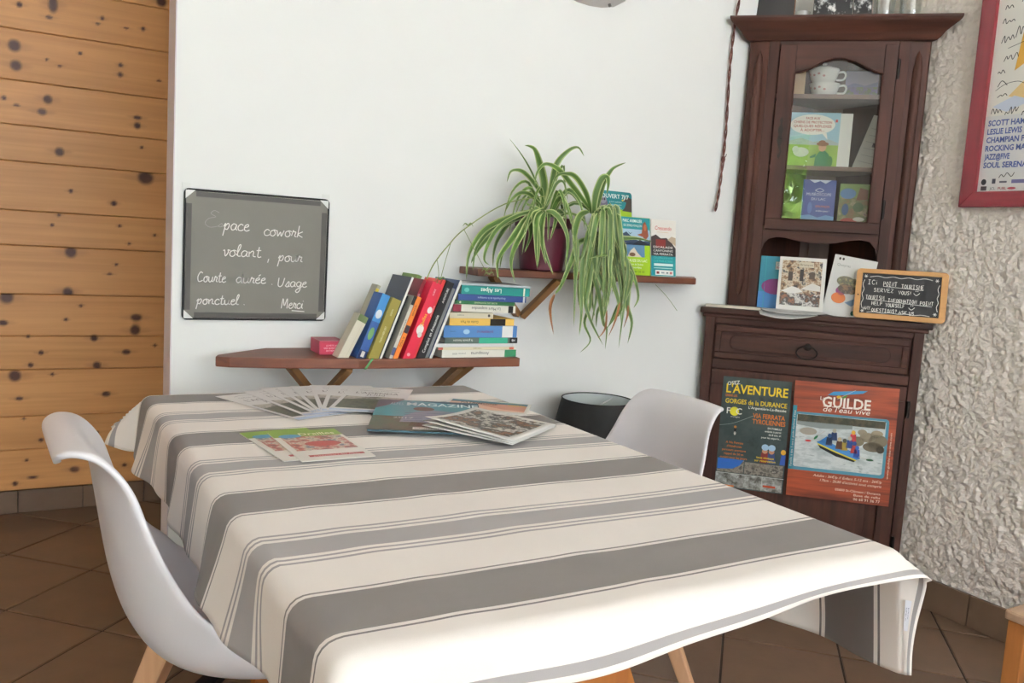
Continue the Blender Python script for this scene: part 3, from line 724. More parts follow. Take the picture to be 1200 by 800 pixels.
shelf('plant_shelf', 'dark wooden wall shelf carrying the spider plant and leaflets', [(1.475, 2.785), (2.525, 2.79), (2.54, 2.80), (2.70, WALL_LINE - .001), (1.50, WALL_LINE - .001)], Z2, .027,
      [((1.845, 2.81, Z2 - .028), (1.79, WALL_LINE - .014, .915)), ((1.60, 2.905, Z2 - .028), (1.765, WALL_LINE - .014, .92))])

# ================================================================== books
M_page = mat('book_pages', '#e4dccb', .8, var=.05, vscale=40, stretch=(1, 1, 1))
def book(name, label, t, h, d, cover, spine=None, prints=None, group=None, soft=True):
    """stands on local z=0, spine faces -y, thickness along x (0..t), height along z, depth along +y"""
    o = thing(name, label, 'book', group=group)
    c = mat('cover_' + cover.strip('#'), cover, .42, spec=.4); b = .0018
    mb = MB().box(0, t, 0, b, 0, h); mb.box(0, b, b, d, 0, h); mb.box(t - b, t, b, d, 0, h)
    cv = mb.build('cover', c, o)
    MB().box(b + .0003, t - b - .0003, b + .0005, d - .003, .002, h - .002).build('pages', M_page, o)
    if prints:
        p = Print(); prints(p, t, h); p.build('spine_print', o, fn=lambda u, v, w: (u, -w - .0002, v))
    return o
GRP_L, GRP_S = 'books leaning on the wall shelf', 'books lying in a pile on the wall shelf'
def lean(o, x, y, ang, z=Z1):
    o.rotation_euler = (0, R(ang), 0); o.location = (x, y, z + .0006); return o
def stext(s, c, h, at=.5, col='#f2f0ea', bold=0, flip=1):
    return lambda p, t, hh: p.text(s, t / 2 + (h / 2) * flip, hh * at, h, col, 3, al='c', bold=bold, rot=R(90) * flip)
def multi(*fs):
    def f(p, t, h):
        for g in fs: g(p, t, h)
    return f
def band(z0, z1, col): return lambda p, t, h: p.rect(.0002, h * z0, t - .0002, h * z1, col, 1)
def spot(x, z, rx, rz, col, l=2): return lambda p, t, h: p.ell(t * x, h * z, rx, rz, col, l)
A = 20.5
lean(book('book', 'thick cream paperback leaning leftmost on the wall shelf', .034, .165, .058, '#cfc9b4', prints=multi(band(.86, 1, '#5c6b3f'), lambda p, t, h: p.stroke([(t * .7, .01), (t * .7, h * .84)], .0008, '#b5ae98', 2)), group=GRP_L), .940, 2.735, 26)
lean(book('book', 'tall grey book with yellow label behind the cream paperback', .012, .262, .055, '#a8a48f', prints=multi(band(.88, .95, '#d8c33c')), group=GRP_L), .9975, 2.80, 22)
lean(book('book', 'blue book with green patch and round white emblem on its spine', .030, .235, .08, '#27518f', prints=multi(band(.58, 1, '#3f83bd'), band(.0, .14, '#1d2c55'), spot(.5, .70, .011, .016, '#d8dde0'), spot(.5, .40, .009, .022, '#6f9a5b'), lambda p, t, h: p.rect(t * .3, .01, t * .7, .03, '#d8d4cc', 2)), group=GRP_L), .9985, 2.715, A)
lean(book('book', 'olive green book with pale lettering on its spine', .034, .222, .085, '#8f8338', prints=multi(stext('LES SENTIERS', 0, .007, .42, '#d9d2a8', flip=-1), stext('GUIDE', 0, .006, .78, '#d9d2a8', flip=-1)), group=GRP_L), 1.034, 2.70, A)
lean(book('book', 'tall thin navy book showing white page edges beside the olive one', .008, .297, .17, '#2b3448', prints=multi(band(0, 1, '#e4e1d8')), group=GRP_L), 1.0735, 2.70, A)
lean(book('book', 'black paperback tucked behind the orange book', .024, .232, .13, '#17181a', group=GRP_L), 1.083, 2.745, A)
lean(book('book', 'slim book with black and white lettered spine', .012, .230, .13, '#cbc6b8', prints=multi(band(.86, 1, '#1b1b1d'), band(.06, .18, '#4a4f72'), stext('PETITES HISTOIRES', 0, .005, .5, '#33302c', flip=-1)), group=GRP_L), 1.1090, 2.702, A)
lean(book('book', 'slim orange book with dark lettering on its spine', .016, .228, .13, '#de7a28', prints=multi(band(.42, .54, '#3a2a33'), stext('A VIGO', 0, .008, .28, '#3a2417', flip=-1), stext('LE CAHIER', 0, .006, .78, '#3a2417', flip=-1)), group=GRP_L), 1.1222, 2.698, A)
lean(book('book', 'maroon book standing behind the orange one', .013, .288, .15, '#7c1f2a', prints=multi(lambda p, t, h: [p.ell(t * .5, h * .8, .004, .006, '#b98a90', 2)]), group=GRP_L), 1.1398, 2.745, A)
lean(book('book', 'large crimson guidebook with yellow title and white drawing on its spine', .037, .285, .138, '#c81e3c', prints=multi(spot(.55, .40, .013, .018, '#e9e4dd'), spot(.7, .34, .008, .01, '#d8d3cc', 3), spot(.75, .66, .009, .012, '#e9e4dd'), stext('Quilles', 0, .012, .52, '#f0c93c', .01), spot(.4, .07, .006, .006, '#e0a0a8'), stext('GUIDE', 0, .006, .88, '#efd8d8')), group=GRP_L), 1.1555, 2.694, A)
lean(book('book', 'thin scarlet book beside the crimson guidebook', .012, .292, .15, '#d23a36', prints=multi(stext('MONTAGNE', 0, .005, .6, '#f0dcd6', flip=-1)), group=GRP_L), 1.1965, 2.708, A)
lean(book('book', 'black book with large white title on its spine', .030, .290, .15, '#131416', prints=multi(stext('Complot en Amazonie', 0, .011, .33, '#eceae4', .006), stext('AVENTURE', 0, .008, .82, '#eceae4')), group=GRP_L), 1.2095, 2.700, A)
lean(book('book', 'slim grey book right of the black one', .012, .262, .15, '#77797a', group=GRP_L), 1.243, 2.704, A)
lean(book('book', 'large navy album with white edge leaning on the pile', .010, .292, .20, '#3a4a73', prints=multi(band(0, 1, '#d8d6d0')), group=GRP_L), 1.257, 2.698, A)
lean(book('book', 'green book peeking up behind the crimson guidebook', .016, .300, .14, '#6c8a45', group=GRP_L), 1.158, 2.84, A)
# ribbon marker of the olive book
rb = MB(); pts = crom([(1.046, 2.694, .7925), (1.040, 2.676, .7935), (1.030, 2.671, .784), (1.018, 2.668, .768), (1.012, 2.669, .760)], 4)
vs = []
for p in pts: vs += [(p.x - .004, p.y, p.z), (p.x + .004, p.y - .001, p.z)]
rb.add(vs, [(2 * i, 2 * i + 1, 2 * i + 3, 2 * i + 2) for i in range(len(pts) - 1)])
rbo = rb.build('ribbon_marker', mat('green_ribbon', '#3d8a4a', .5)); tag(rbo, 'green ribbon bookmark hanging over the shelf edge', 'ribbon')
sm_ = rbo.modifiers.new('thickness', 'SOLIDIFY'); sm_.thickness = .0006

# pile: spines face the room, printed upside down
def flatbook(label, x0, x1, t, z, y, d, cover, prints, rz=0, tilt=0):
    w = x1 - x0; o = thing('book', label, 'book', (x0, y, z), rz, GRP_S)
    c = mat('cover_' + cover.strip('#'), cover, .42, spec=.4); b = .0016
    mb = MB().box(0, w, 0, b, 0, t); mb.box(0, w, b, d, 0, b); mb.box(0, w, b, d, t - b, t)
    mb.build('cover', c, o); MB().box(.003, w - .003, b, d - .003, b + .0002, t - b - .0002).build('pages', M_page, o)
    if prints:
        p = Print(); prints(p, w, t); p.build('spine_print', o, fn=lambda u, v, q: (u, -q - .0002, v))
    if tilt: o.rotation_euler = (0, R(tilt), rz)
    return z + t
def inv(s, x, h, col, bold=0): return lambda p, w, t: p.text(s, w * x, t / 2 + h / 2, h, col, 3, al='c', bold=bold, rot=math.pi)
def hb(x0, x1, col, l=1): return lambda p, w, t: p.rect(w * x0, .0004, w * x1, t - .0004, col, l)
def sp(x, r, col, ry=None): return lambda p, w, t: p.ell(w * x, t / 2, r, ry or r, col, 2)
def pm(*fs):
    def f(p, w, t):
        for g in fs: g(p, w, t)
    return f
z = Z1 + .0008
z = flatbook('white book with green spine end, lowest of the pile', 1.305, 1.605, .0265, z, 2.698, .20, '#e2e0d4', pm(hb(.84, 1, '#2f7d55'), inv('Annapurna', .50, .012, '#3a3a38'), inv('premier 8000', .22, .007, '#8a8880'))) + .0006
z = flatbook('thin cream magazine with red ends, second of the pile from the shelf', 1.290, 1.598, .009, z, 2.700, .21, '#ddd3b4', pm(hb(.0, .06, '#b9604e'), hb(.93, .99, '#b9604e'), inv('revue alpine', .5, .005, '#6b624c'))) + .0006
z = flatbook('thin white magazine above the cream one in the pile', 1.283, 1.594, .012, z, 2.702, .21, '#d8d9d8', None) + .0006
z = flatbook('grey and green spined book with black end in the pile', 1.315, 1.610, .021, z, 2.702, .20, '#55635a', pm(hb(.46, .86, '#37a183'), hb(.89, 1, '#121414'), inv('la grande histoire', .24, .008, '#e6e4da', .005), inv('HB', .94, .008, '#e8e8e8', .01))) + .0006
z = flatbook('thick blue book with pale emblem in the middle of the pile', 1.308, 1.605, .042, z, 2.700, .19, '#4e7fb8', pm(sp(.30, .013, '#a9cbe0', .009), hb(.79, .94, '#e6e6e2', 2), inv('EXPEDITIONS', .55, .008, '#7c3d66', .004), inv('DU MONDE', .55, .004, '#7c3d66'), inv('carnets', .12, .006, '#24406c'))) + .0006
z = flatbook('yellow spined book with black block in the pile', 1.330, 1.592, .025, z, 2.703, .17, '#e3b95a', pm(hb(.62, .86, '#15130f', 2), inv('Guide du Pays', .30, .009, '#5a431a', .004))) + .0006
z = flatbook('short cream paperback lying on the yellow spined book', 1.330, 1.505, .020, z, 2.706, .13, '#cfc8b0', pm(inv('voyages', .25, .006, '#5f5a4a'), sp(.9, .005, '#4a473e'))) + .0006
z = flatbook('white book with maroon left end lying upside down in the pile', 1.340, 1.595, .026, z + .0035, 2.704, .18, '#dedbcd', pm(hb(0, .13, '#7a2436'), inv('La Mort suspendue', .52, .011, '#2e2c28'), hb(.88, .96, '#1d1c1a', 2)), tilt=.9) + .0006
z = flatbook('slim dark green book under the navy one in the pile', 1.349, 1.592, .013, z, 2.706, .17, '#2e6b41', pm(inv('FLORE DES MONTAGNES', .5, .006, '#cfdcb8'), sp(.08, .004, '#cfdcb8')), tilt=.9) + .0006
z = flatbook('navy blue book under the teal atlas in the pile', 1.356, 1.635, .022, z, 2.699, .20, '#2b4480', pm(inv('Encyclopédie de la montagne', .48, .007, '#b8c4dc'), hb(.95, .98, '#e2e2e0', 2)), tilt=.9) + .0006
z = flatbook('teal atlas titled Les Alpes upside down on the pile', 1.368, 1.648, .030, z, 2.698, .21, '#16827c', pm(inv('Les Alpes', .42, .016, '#f0efe2', .012), sp(.07, .010, '#5fb0a6', .008), hb(.90, .925, '#efe9d2', 2)), tilt=.9) + .0006
flatbook('thin pale grey album lying on top of the pile', 1.372, 1.662, .007, z, 2.715, .22, '#b9bcc0', None, tilt=.9)
# small pink box
pb = thing('small_box', 'small crimson cardboard box on the shelf beside the books', 'box', (.898, 2.803, Z1 + .0006), R(-3))
MB().box(0, .088, 0, .12, 0, .046).build('carton', mat('crimson_card', '#a82a45', .5), pb, bevel=.002)
MB().box(.001, .087, .001, .119, .0458, .0468).build('lid', mat('faded_red_card', '#b0586a', .5), pb)
p = Print(); p.rect(.006, .006, .082, .04, '#b2304c', 1)
for k, s_ in enumerate(('LE PETIT JEU', 'DES QUESTIONS', 'EN FAMILLE')): p.text(s_, .044, .029 - .009 * k, .0055, '#e7c3c9', 2, al='c')
p.build('front_print', pb, fn=lambda u, v, q: (u, -q, v))

# ================================================================== spider plant
LEAVES = [(0.021,[(1.764,2.84,1.361),(1.762,2.83,1.433),(1.732,2.82,1.502),(1.696,2.81,1.558),(1.647,2.8,1.566)]),(0.012,[(1.759,2.83,1.39),(1.706,2.812,1.435),(1.643,2.795,1.471),(1.584,2.777,1.466),(1.559,2.76,1.422)]),(0.005,[(1.784,2.86,1.377),(1.732,2.873,1.475),(1.688,2.887,1.541),(1.637,2.9,1.597)]),(0.012,[(1.743,2.82,1.359),(1.685,2.8,1.39),(1.631,2.78,1.392),(1.581,2.76,1.36),(1.547,2.74,1.314)]),(0.016,[(1.761,2.82,1.339),(1.608,2.8,1.299),(1.488,2.78,1.243),(1.422,2.76,1.157),(1.406,2.74,1.065)]),(0.014,[(1.765,2.84,1.335),(1.645,2.835,1.305),(1.547,2.83,1.252),(1.484,2.825,1.178),(1.471,2.82,1.093)]),(0.013,[(1.783,2.86,1.333),(1.628,2.86,1.279),(1.541,2.86,1.209),(1.496,2.86,1.149),(1.484,2.86,1.12)]),(0.012,[(1.74,2.8,1.337),(1.632,2.784,1.308),(1.544,2.768,1.26),(1.492,2.752,1.195),(1.471,2.736,1.139),(1.487,2.72,1.12)]),(0.017,[(1.741,2.8,1.33),(1.66,2.775,1.296),(1.586,2.75,1.214),(1.522,2.725,1.142),(1.513,2.7,1.071)]),(0.016,[(1.739,2.79,1.326),(1.673,2.768,1.297),(1.63,2.746,1.245),(1.582,2.724,1.173),(1.565,2.702,1.118),(1.572,2.68,1.067)]),(0.017,[(1.728,2.78,1.329),(1.681,2.755,1.311),(1.683,2.73,1.248),(1.677,2.705,1.178),(1.662,2.68,1.116)]),(0.015,[(1.737,2.78,1.33),(1.712,2.747,1.271),(1.696,2.713,1.207),(1.699,2.68,1.135)]),(0.013,[(1.754,2.82,1.324),(1.699,2.81,1.284),(1.638,2.8,1.23),(1.579,2.79,1.17),(1.562,2.78,1.106)]),(0.014,[(1.741,2.8,1.323),(1.685,2.78,1.29),(1.673,2.76,1.233),(1.64,2.74,1.172)]),(0.012,[(1.782,2.88,1.326),(1.664,2.88,1.288),(1.609,2.88,1.226),(1.588,2.88,1.167),(1.588,2.88,1.109)]),(0.006,[(1.732,2.8,1.329),(1.663,2.787,1.353),(1.69,2.773,1.337),(1.616,2.76,1.324)]),(0.016,[(1.771,2.83,1.339),(1.783,2.816,1.398),(1.792,2.802,1.507),(1.83,2.788,1.564),(1.868,2.774,1.582),(1.889,2.76,1.549)]),(0.015,[(1.964,2.8,1.354),(1.905,2.787,1.401),(1.829,2.773,1.459),(1.774,2.76,1.493),(1.709,2.747,1.503),(1.667,2.733,1.464),(1.654,2.72,1.414)]),(0.015,[(1.97,2.8,1.339),(1.93,2.784,1.41),(1.869,2.768,1.466),(1.813,2.752,1.478),(1.753,2.736,1.458),(1.716,2.72,1.37)]),(0.019,[(1.975,2.79,1.31),(1.965,2.776,1.405),(1.977,2.762,1.469),(1.993,2.748,1.479),(1.992,2.734,1.451),(1.979,2.72,1.413)]),(0.016,[(1.986,2.8,1.318),(2.0,2.785,1.445),(2.005,2.77,1.479),(2.027,2.755,1.517),(2.074,2.74,1.543)]),(0.013,[(1.982,2.78,1.303),(1.976,2.765,1.347),(2.01,2.75,1.368),(2.041,2.735,1.314),(2.044,2.72,1.278)]),(0.014,[(1.978,2.76,1.288),(2.06,2.74,1.252),(2.139,2.72,1.253),(2.201,2.7,1.244)]),(0.016,[(1.748,2.78,1.33),(1.77,2.76,1.325),(1.795,2.74,1.291),(1.813,2.72,1.228),(1.8,2.7,1.113)]),(0.016,[(1.734,2.77,1.329),(1.703,2.74,1.263),(1.702,2.71,1.193),(1.733,2.68,1.097)]),(0.015,[(1.719,2.76,1.328),(1.675,2.727,1.297),(1.658,2.693,1.206),(1.649,2.66,1.123)]),(0.013,[(1.763,2.79,1.332),(1.783,2.765,1.311),(1.748,2.74,1.223)]),(0.01,[(1.772,2.82,1.354),(1.8,2.807,1.436),(1.826,2.793,1.445),(1.84,2.78,1.381)]),(0.01,[(1.799,2.85,1.364),(1.836,2.853,1.484),(1.866,2.857,1.473),(1.882,2.86,1.407)]),(0.008,[(1.798,2.87,1.371),(1.869,2.875,1.518),(1.883,2.88,1.453)]),(0.02,[(1.899,2.77,1.334),(1.853,2.735,1.28),(1.835,2.7,1.215)]),(0.017,[(1.928,2.76,1.343),(1.869,2.737,1.317),(1.839,2.713,1.229),(1.85,2.69,1.115)]),(0.016,[(1.959,2.76,1.245),(1.88,2.745,1.218),(1.847,2.73,1.161),(1.795,2.715,1.058),(1.758,2.7,1.024)]),(0.015,[(1.86,2.74,1.251),(1.862,2.725,1.19),(1.854,2.71,1.122),(1.845,2.695,1.066),(1.842,2.68,0.903)]),(0.014,[(1.95,2.74,1.263),(1.896,2.723,1.18),(1.879,2.705,1.067),(1.877,2.688,0.954),(1.862,2.67,0.87)]),(0.016,[(1.956,2.74,1.269),(1.94,2.726,1.182),(1.919,2.712,1.067),(1.902,2.698,0.994),(1.926,2.684,0.921),(1.977,2.67,0.836)]),(0.015,[(1.971,2.75,1.269),(1.995,2.737,1.213),(2.031,2.725,1.198),(2.059,2.713,1.101),(2.081,2.7,1.003)]),(0.015,[(1.971,2.74,1.264),(2.012,2.73,1.209),(2.061,2.72,1.147),(2.123,2.71,1.109),(2.088,2.7,1.003),(2.057,2.69,0.945)]),(0.014,[(1.991,2.76,1.276),(2.063,2.75,1.211),(2.137,2.74,1.132),(2.177,2.73,1.026),(2.151,2.72,0.978)]),(0.016,[(1.951,2.73,1.251),(1.942,2.715,1.154),(1.974,2.7,1.07),(1.99,2.685,1.002),(1.965,2.67,0.922)]),(0.017,[(1.971,2.74,1.258),(1.998,2.725,1.156),(2.031,2.71,1.071),(2.058,2.695,0.979),(1.996,2.68,0.898)]),(0.018,[(1.986,2.75,1.253),(2.074,2.74,1.17),(2.12,2.73,1.072),(2.12,2.72,0.984),(2.141,2.71,0.92),(2.119,2.7,0.837)]),(0.012,[(1.958,2.73,1.252),(1.941,2.72,1.125),(1.971,2.71,1.023),(1.994,2.7,0.919),(2.004,2.69,0.897),(1.996,2.68,0.817)]),(0.013,[(2.0,2.77,1.259),(2.06,2.763,1.186),(2.109,2.755,1.07),(2.106,2.748,0.963),(2.088,2.74,0.94)]),(0.01,[(1.957,2.75,1.257),(1.927,2.74,1.123),(1.945,2.73,0.997),(1.917,2.72,0.917),(1.944,2.71,0.848),(1.892,2.7,0.803)]),(0.015,[(1.994,2.77,1.253),(2.054,2.768,1.127),(2.047,2.765,1.02),(2.007,2.762,0.96),(2.004,2.76,0.895)]),(0.014,[(2.007,2.78,1.259),(2.111,2.78,1.176),(2.145,2.78,1.057),(2.102,2.78,0.948),(2.077,2.78,0.893)]),(0.015,[(1.993,2.78,1.258),(2.017,2.78,1.154),(1.983,2.78,1.047),(2.007,2.78,0.935)]),(0.011,[(1.978,2.73,1.259),(2.053,2.718,1.211),(2.094,2.706,1.144),(2.083,2.694,1.015),(2.068,2.682,0.922),(2.053,2.67,0.823)]),(0.014,[(1.965,2.77,1.251),(1.949,2.767,1.169),(1.941,2.763,1.064),(1.911,2.76,0.982)]),(0.009,[(1.944,2.72,1.245),(1.957,2.7,1.178),(1.97,2.68,1.185),(1.874,2.66,1.165)])]  # leaf and runner curves traced from image pixels at chosen depths
RUNNER = [(1.754,2.8,1.389),(1.564,2.77,1.345),(1.389,2.74,1.244),(1.311,2.71,1.18),(1.249,2.68,1.119),(1.21,2.65,1.067)]
DRY = [(1.758,2.7,1.024),(1.742,2.7,0.968),(1.766,2.7,0.872)]
pt = thing('potted_spider_plant', 'spider plant with long striped leaves in a dark red pot on the shelf', 'plant', (1.80, 2.875, Z2 + .0008))
M_pot = mat('dark_red_pot', '#4c0f22', .4, var=.05)
pot = MB().lathe([(.0, .002), (.078, .0), (.084, .004), (.104, .165), (.112, .168), (.114, .205), (.108, .206), (.104, .17), (.10, .165), (0, .165)], 40).build('pot', M_pot, pt, smooth=35)
MB().lathe([(0, .172), (.103, .168)], 24).build('soil', mat('dark_soil', '#2a1f17', .95, bump=.5, bscale=90), pot)
def leaf_mat():
    m = bpy.data.materials.new('striped_leaf'); m.use_nodes = True; nt = m.node_tree; b = nt.nodes['Principled BSDF']; L = nt.links.new
    b.inputs['Roughness'].default_value = .42
    uv = nt.nodes.new('ShaderNodeUVMap'); uv.uv_map = 'leaf'; sp_ = nt.nodes.new('ShaderNodeSeparateXYZ'); L(uv.outputs[0], sp_.inputs[0])
    d = nt.nodes.new('ShaderNodeMath'); d.operation = 'ABSOLUTE'
    s0 = nt.nodes.new('ShaderNodeMath'); s0.operation = 'SUBTRACT'; s0.inputs[1].default_value = .5; L(sp_.outputs[0], s0.inputs[0]); L(s0.outputs[0], d.inputs[0])
    cr = nt.nodes.new('ShaderNodeValToRGB'); e = cr.color_ramp.elements
    e[0].position = .0; e[0].color = lin('#3f5f1e'); e[1].position = .5; e[1].color = lin('#b3bc88')
    x = e.new(.30); x.color = lin('#4c6c25'); x = e.new(.37); x.color = lin('#a4b074')
    nz = nt.nodes.new('ShaderNodeTexNoise'); nz.inputs['Scale'].default_value = 12
    tc = nt.nodes.new('ShaderNodeTexCoord'); L(tc.outputs['Object'], nz.inputs['Vector'])
    ad = nt.nodes.new('ShaderNodeMath'); ad.operation = 'MULTIPLY_ADD'; ad.inputs[1].default_value = .12; L(nz.outputs[0], ad.inputs[0])
    sb = nt.nodes.new('ShaderNodeMath'); sb.operation = 'SUBTRACT'; sb.inputs[1].default_value = .06; L(d.outputs[0], sb.inputs[0]); L(sb.outputs[0], ad.inputs[2])
    L(ad.outputs[0], cr.inputs[0]); L(cr.outputs[0], b.inputs['Base Color'])
    b.inputs['Transmission Weight'].default_value = 0
    return m
M_leaf = leaf_mat(); M_dry = mat('dry_leaf', '#8a5a34', .8)
def leaf(pts, w, m=None, name='leaf', parent=pt, z0=Vector((1.80, 2.875, Z2 + .0008)), tipw=.12):
    C = crom([Vector(p) - z0 for p in pts], 5); n = len(C); vs = []; uv = []
    side = None
    for i, c in enumerate(C):
        t = (C[min(i + 1, n - 1)] - C[max(i - 1, 0)]).normalized()
        h = t.cross(Vector((0, 0, 1)))
        if h.length < .25: h = side if side is not None else Vector((1, 0, 0))
        h = (h - t * h.dot(t)).normalized()
        if side is not None:
            if h.dot(side) < 0: h = -h
            h = (side * .75 + h * .25); h = (h - t * h.dot(t)).normalized()
        # leaves show their face to the room
        f = Vector((-.45, -.85, .3)); hx_ = t.cross(f)
        if hx_.length > .3:
            hx_.normalize(); hx_ = hx_ if hx_.dot(h) > 0 else -hx_; h = (h * .35 + hx_ * .65).normalized()
        side = h; nn = h.cross(t)
        s_ = i / (n - 1); ww = w / 2 * min(1, .55 + 2.2 * s_) * (1 - max(0, s_ - .45) / .55 * (1 - tipw)) 
        if s_ > .93: ww *= (1 - s_) / .07 * .9 + .1
        for k in range(5):
            u = k / 4; vs.append(c + h * (ww * (2 * u - 1)) + nn * (ww * .45 * abs(2 * u - 1))); uv.append((u, s_))
    fs = [(i * 5 + k, i * 5 + k + 1, (i + 1) * 5 + k + 1, (i + 1) * 5 + k) for i in range(n - 1) for k in range(4)]
    me = bpy.data.meshes.new(name); me.from_pydata([tuple(v) for v in vs], [], fs); me.materials.append(m or M_leaf)
    ul = me.uv_layers.new(name='leaf'); fl = []
    for l in me.loops: fl += list(uv[l.vertex_index])
    ul.data.foreach_set('uv', fl); me.polygons.foreach_set('use_smooth', [True] * len(me.polygons))
    o = bpy.data.objects.new(name, me); COL.objects.link(o); o.parent = parent; return o
for w, pts in LEAVES: leaf(pts, w * 1.45)
rl = random.Random(11)
# second crown trailing over the shelf edge, and short inner leaves of the pot
for k in range(34):
    c = Vector((1.985 + rl.uniform(-.03, .03), 2.750 + rl.uniform(-.025, .02), 1.315 + rl.uniform(-.02, .03)))
    a = rl.uniform(-2.9, .5); ln = rl.uniform(.18, .42); o1 = Vector((math.cos(a), math.sin(a) * .7, 0)) * rl.uniform(.03, .10)
    if o1.y > .0: o1.y *= -1
    if o1.x > 0: o1.x *= .6
    e = c + o1 + Vector((o1.x * .5, -.01, -ln))
    leaf([c, c + o1 * .6 + Vector((0, 0, rl.uniform(.0, .04))), c + o1 * 1.05 + Vector((0, 0, -ln * .35)), e + Vector((rl.uniform(-.02, .02), 0, ln * .3)), e + Vector((rl.uniform(-.03, .03), 0, 0))], rl.uniform(.015, .023))
for k in range(22):
    a = rl.uniform(2.6, 6.8); rr = rl.uniform(.10, .24); up = rl.uniform(-.02, .10); c = Vector((1.80, 2.86, 1.295))
    dv = Vector((math.cos(a), math.sin(a) * .75, 0)) * rr
    if (c + dv * 1.2).y > 2.95: dv.y = .05
    leaf([c + dv * .12, c + dv * .5 + Vector((0, 0, up + .04)), c + dv * .9 + Vector((0, 0, up)), c + dv * 1.1 + Vector((0, 0, up - rl.uniform(.06, .14)))], rl.uniform(.011, .018))
leaf(DRY, .012, M_dry, 'dry_leaf')
for pts in ([(2.05, 2.68, 1.0), (2.03, 2.675, .93), (2.00, 2.67, .87)], [(1.99, 2.68, .97), (1.985, 2.675, .90), (1.95, 2.67, .862)], [(2.10, 2.69, .99), (2.10, 2.69, .95), (2.085, 2.69, .90)]): leaf(pts, .008, M_dry, 'dry_leaf')
z0 = Vector((1.80, 2.875, Z2 + .0008)); M_run = mat('runner_stem', '#7d8a45', .6)
def runner(P, r, nm='runner'): MB().tube([Vector(p) - z0 for p in crom(P, 6)], r, 5).build(nm, M_run, pt, smooth=60)
runner(RUNNER, .0021)
runner([(1.325, 2.715, 1.195), (1.30, 2.705, 1.12), (1.285, 2.70, 1.065)], .0012, 'runner_twig'); runner([(1.385, 2.738, 1.24), (1.44, 2.74, 1.16), (1.49, 2.745, 1.09)], .0011, 'runner_twig'); runner([(1.262, 2.685, 1.13), (1.268, 2.68, 1.08), (1.262, 2.68, 1.05)], .0011, 'runner_twig')
runner([(2.32, 2.80, 1.07), (2.38, 2.79, 1.02), (2.43, 2.78, .965)], .0011, 'runner_twig')
for c in ((1.50, 2.745, 1.085), (1.49, 2.745, 1.10), (1.285, 2.70, 1.062), (1.40, 2.738, 1.255)):
    leaf([c, (c[0] - .012, c[1], c[2] + .008), (c[0] - .022, c[1], c[2] - .004)], .005, None, 'plantlet_leaf'); leaf([c, (c[0] + .01, c[1], c[2] + .01), (c[0] + .02, c[1], c[2] - .002)], .005, None, 'plantlet_leaf')

# ================================================================== leaflets on the plant shelf
def sheet(name, label, w, h, col='#ecebe6', th=.0016, cat='leaflet', group=None, r=.001):
    o = thing(name, label, cat, group=group)
    MB().prism(rrect(0, w, 0, h, r, 2), -th, 0, 'z').build('paper', mat('paper_' + col.strip('#'), col, .45, spec=.4), o)
    return o
GB = 'leaflets standing on the plant shelf'
def stand(o, x, y, z, leanback=8, yaw=0):
    a = R(leanback); ex = Vector((math.cos(R(yaw)), math.sin(R(yaw)), 0)); f = Vector((-ex.y, ex.x, 0))
    place(o, (x, y, z), ex, Vector((0, 0, math.cos(a))) + f * math.sin(a))
o = sheet('leaflet', 'tall teal animal park leaflet with owl and eagle behind the others', .172, .345, '#1f7f84', group=GB, r=.012); stand(o, 2.105, 2.905, Z2 + .001, 8)
p = Print(); p.rect(.001, .215, .171, .265, '#9dbb2e', 1); p.poly([(.001, .265), (.171, .265), (.171, .275), (.09, .268), (.001, .278)], '#9dbb2e', 1)
p.text('OUVERT 7J/7', .085, .315, .018, '#f0f2ea', 3, al='c', bold=.01)
for k in range(3): p.text('de mai à septembre', .085, .298 - .012 * k, .006, '#cfe3e2', 3, al='c')
p.ell(.022, .286, .024, .032, '#6e6877', 2); p.ell(.022, .306, .018, .016, '#8d8894', 3); p.ell(.016, .308, .004, .005, '#2c2a30', 4); p.ell(.029, .308, .004, .005, '#2c2a30', 4)
p.poly([(.171, .262), (.171, .318), (.150, .325), (.128, .315), (.126, .306), (.143, .302), (.135, .28), (.12, .265)], '#4a423f', 2); p.poly([(.128, .315), (.116, .309), (.126, .304)], '#d8b84a', 3)
p.rect(.001, .001, .171, .215, '#2b8a8c', 1); p.build(parent=o)
o = sheet('leaflet', 'teal leaflet half hidden between spider plant and animal park leaflet', .105, .235, '#2a8d90', group=GB); stand(o, 2.085, 2.872, Z2 + .001, 8)
p = Print(); p.rect(.001, .12, .104, .19, '#8fb0bd', 1); p.rect(.001, .001, .104, .09, '#a3c22f', 1); p.build(parent=o)
o = sheet('leaflet', 'green and teal animal park leaflet with a bird of prey in front', .155, .240, '#9dc41f', group=GB); stand(o, 2.165, 2.838, Z2 + .001, 8)
p = Print(); p.rect(.001, .19, .154, .239, '#1f8a90', 1); p.text('PARC ANIMALIER', .012, .218, .013, '#f2f4ec', 3, w=.10, bold=.012); p.text('DE SERRE-PONÇON', .016, .200, .010, '#f2f4ec', 3, w=.095)
p.rect(.001, .125, .154, .19, '#a9c4d8', 1); p.poly([(.001, .125), (.001, .165), (.03, .178), (.07, .150), (.11, .140), (.154, .150), (.154, .125)], '#32445c', 2); p.poly([(.06, .125), (.10, .148), (.154, .128), (.154, .125)], '#232c38', 3)
p.poly([(.116, .215), (.128, .225), (.140, .20), (.146, .165), (.128, .145), (.116, .16), (.085, .168), (.11, .175)], '#8a4a32', 4); p.ell(.128, .20, .008, .014, '#b06a4a', 5); p.poly([(.035, .18), (.05, .172), (.062, .178), (.05, .168)], '#20242c', 4)
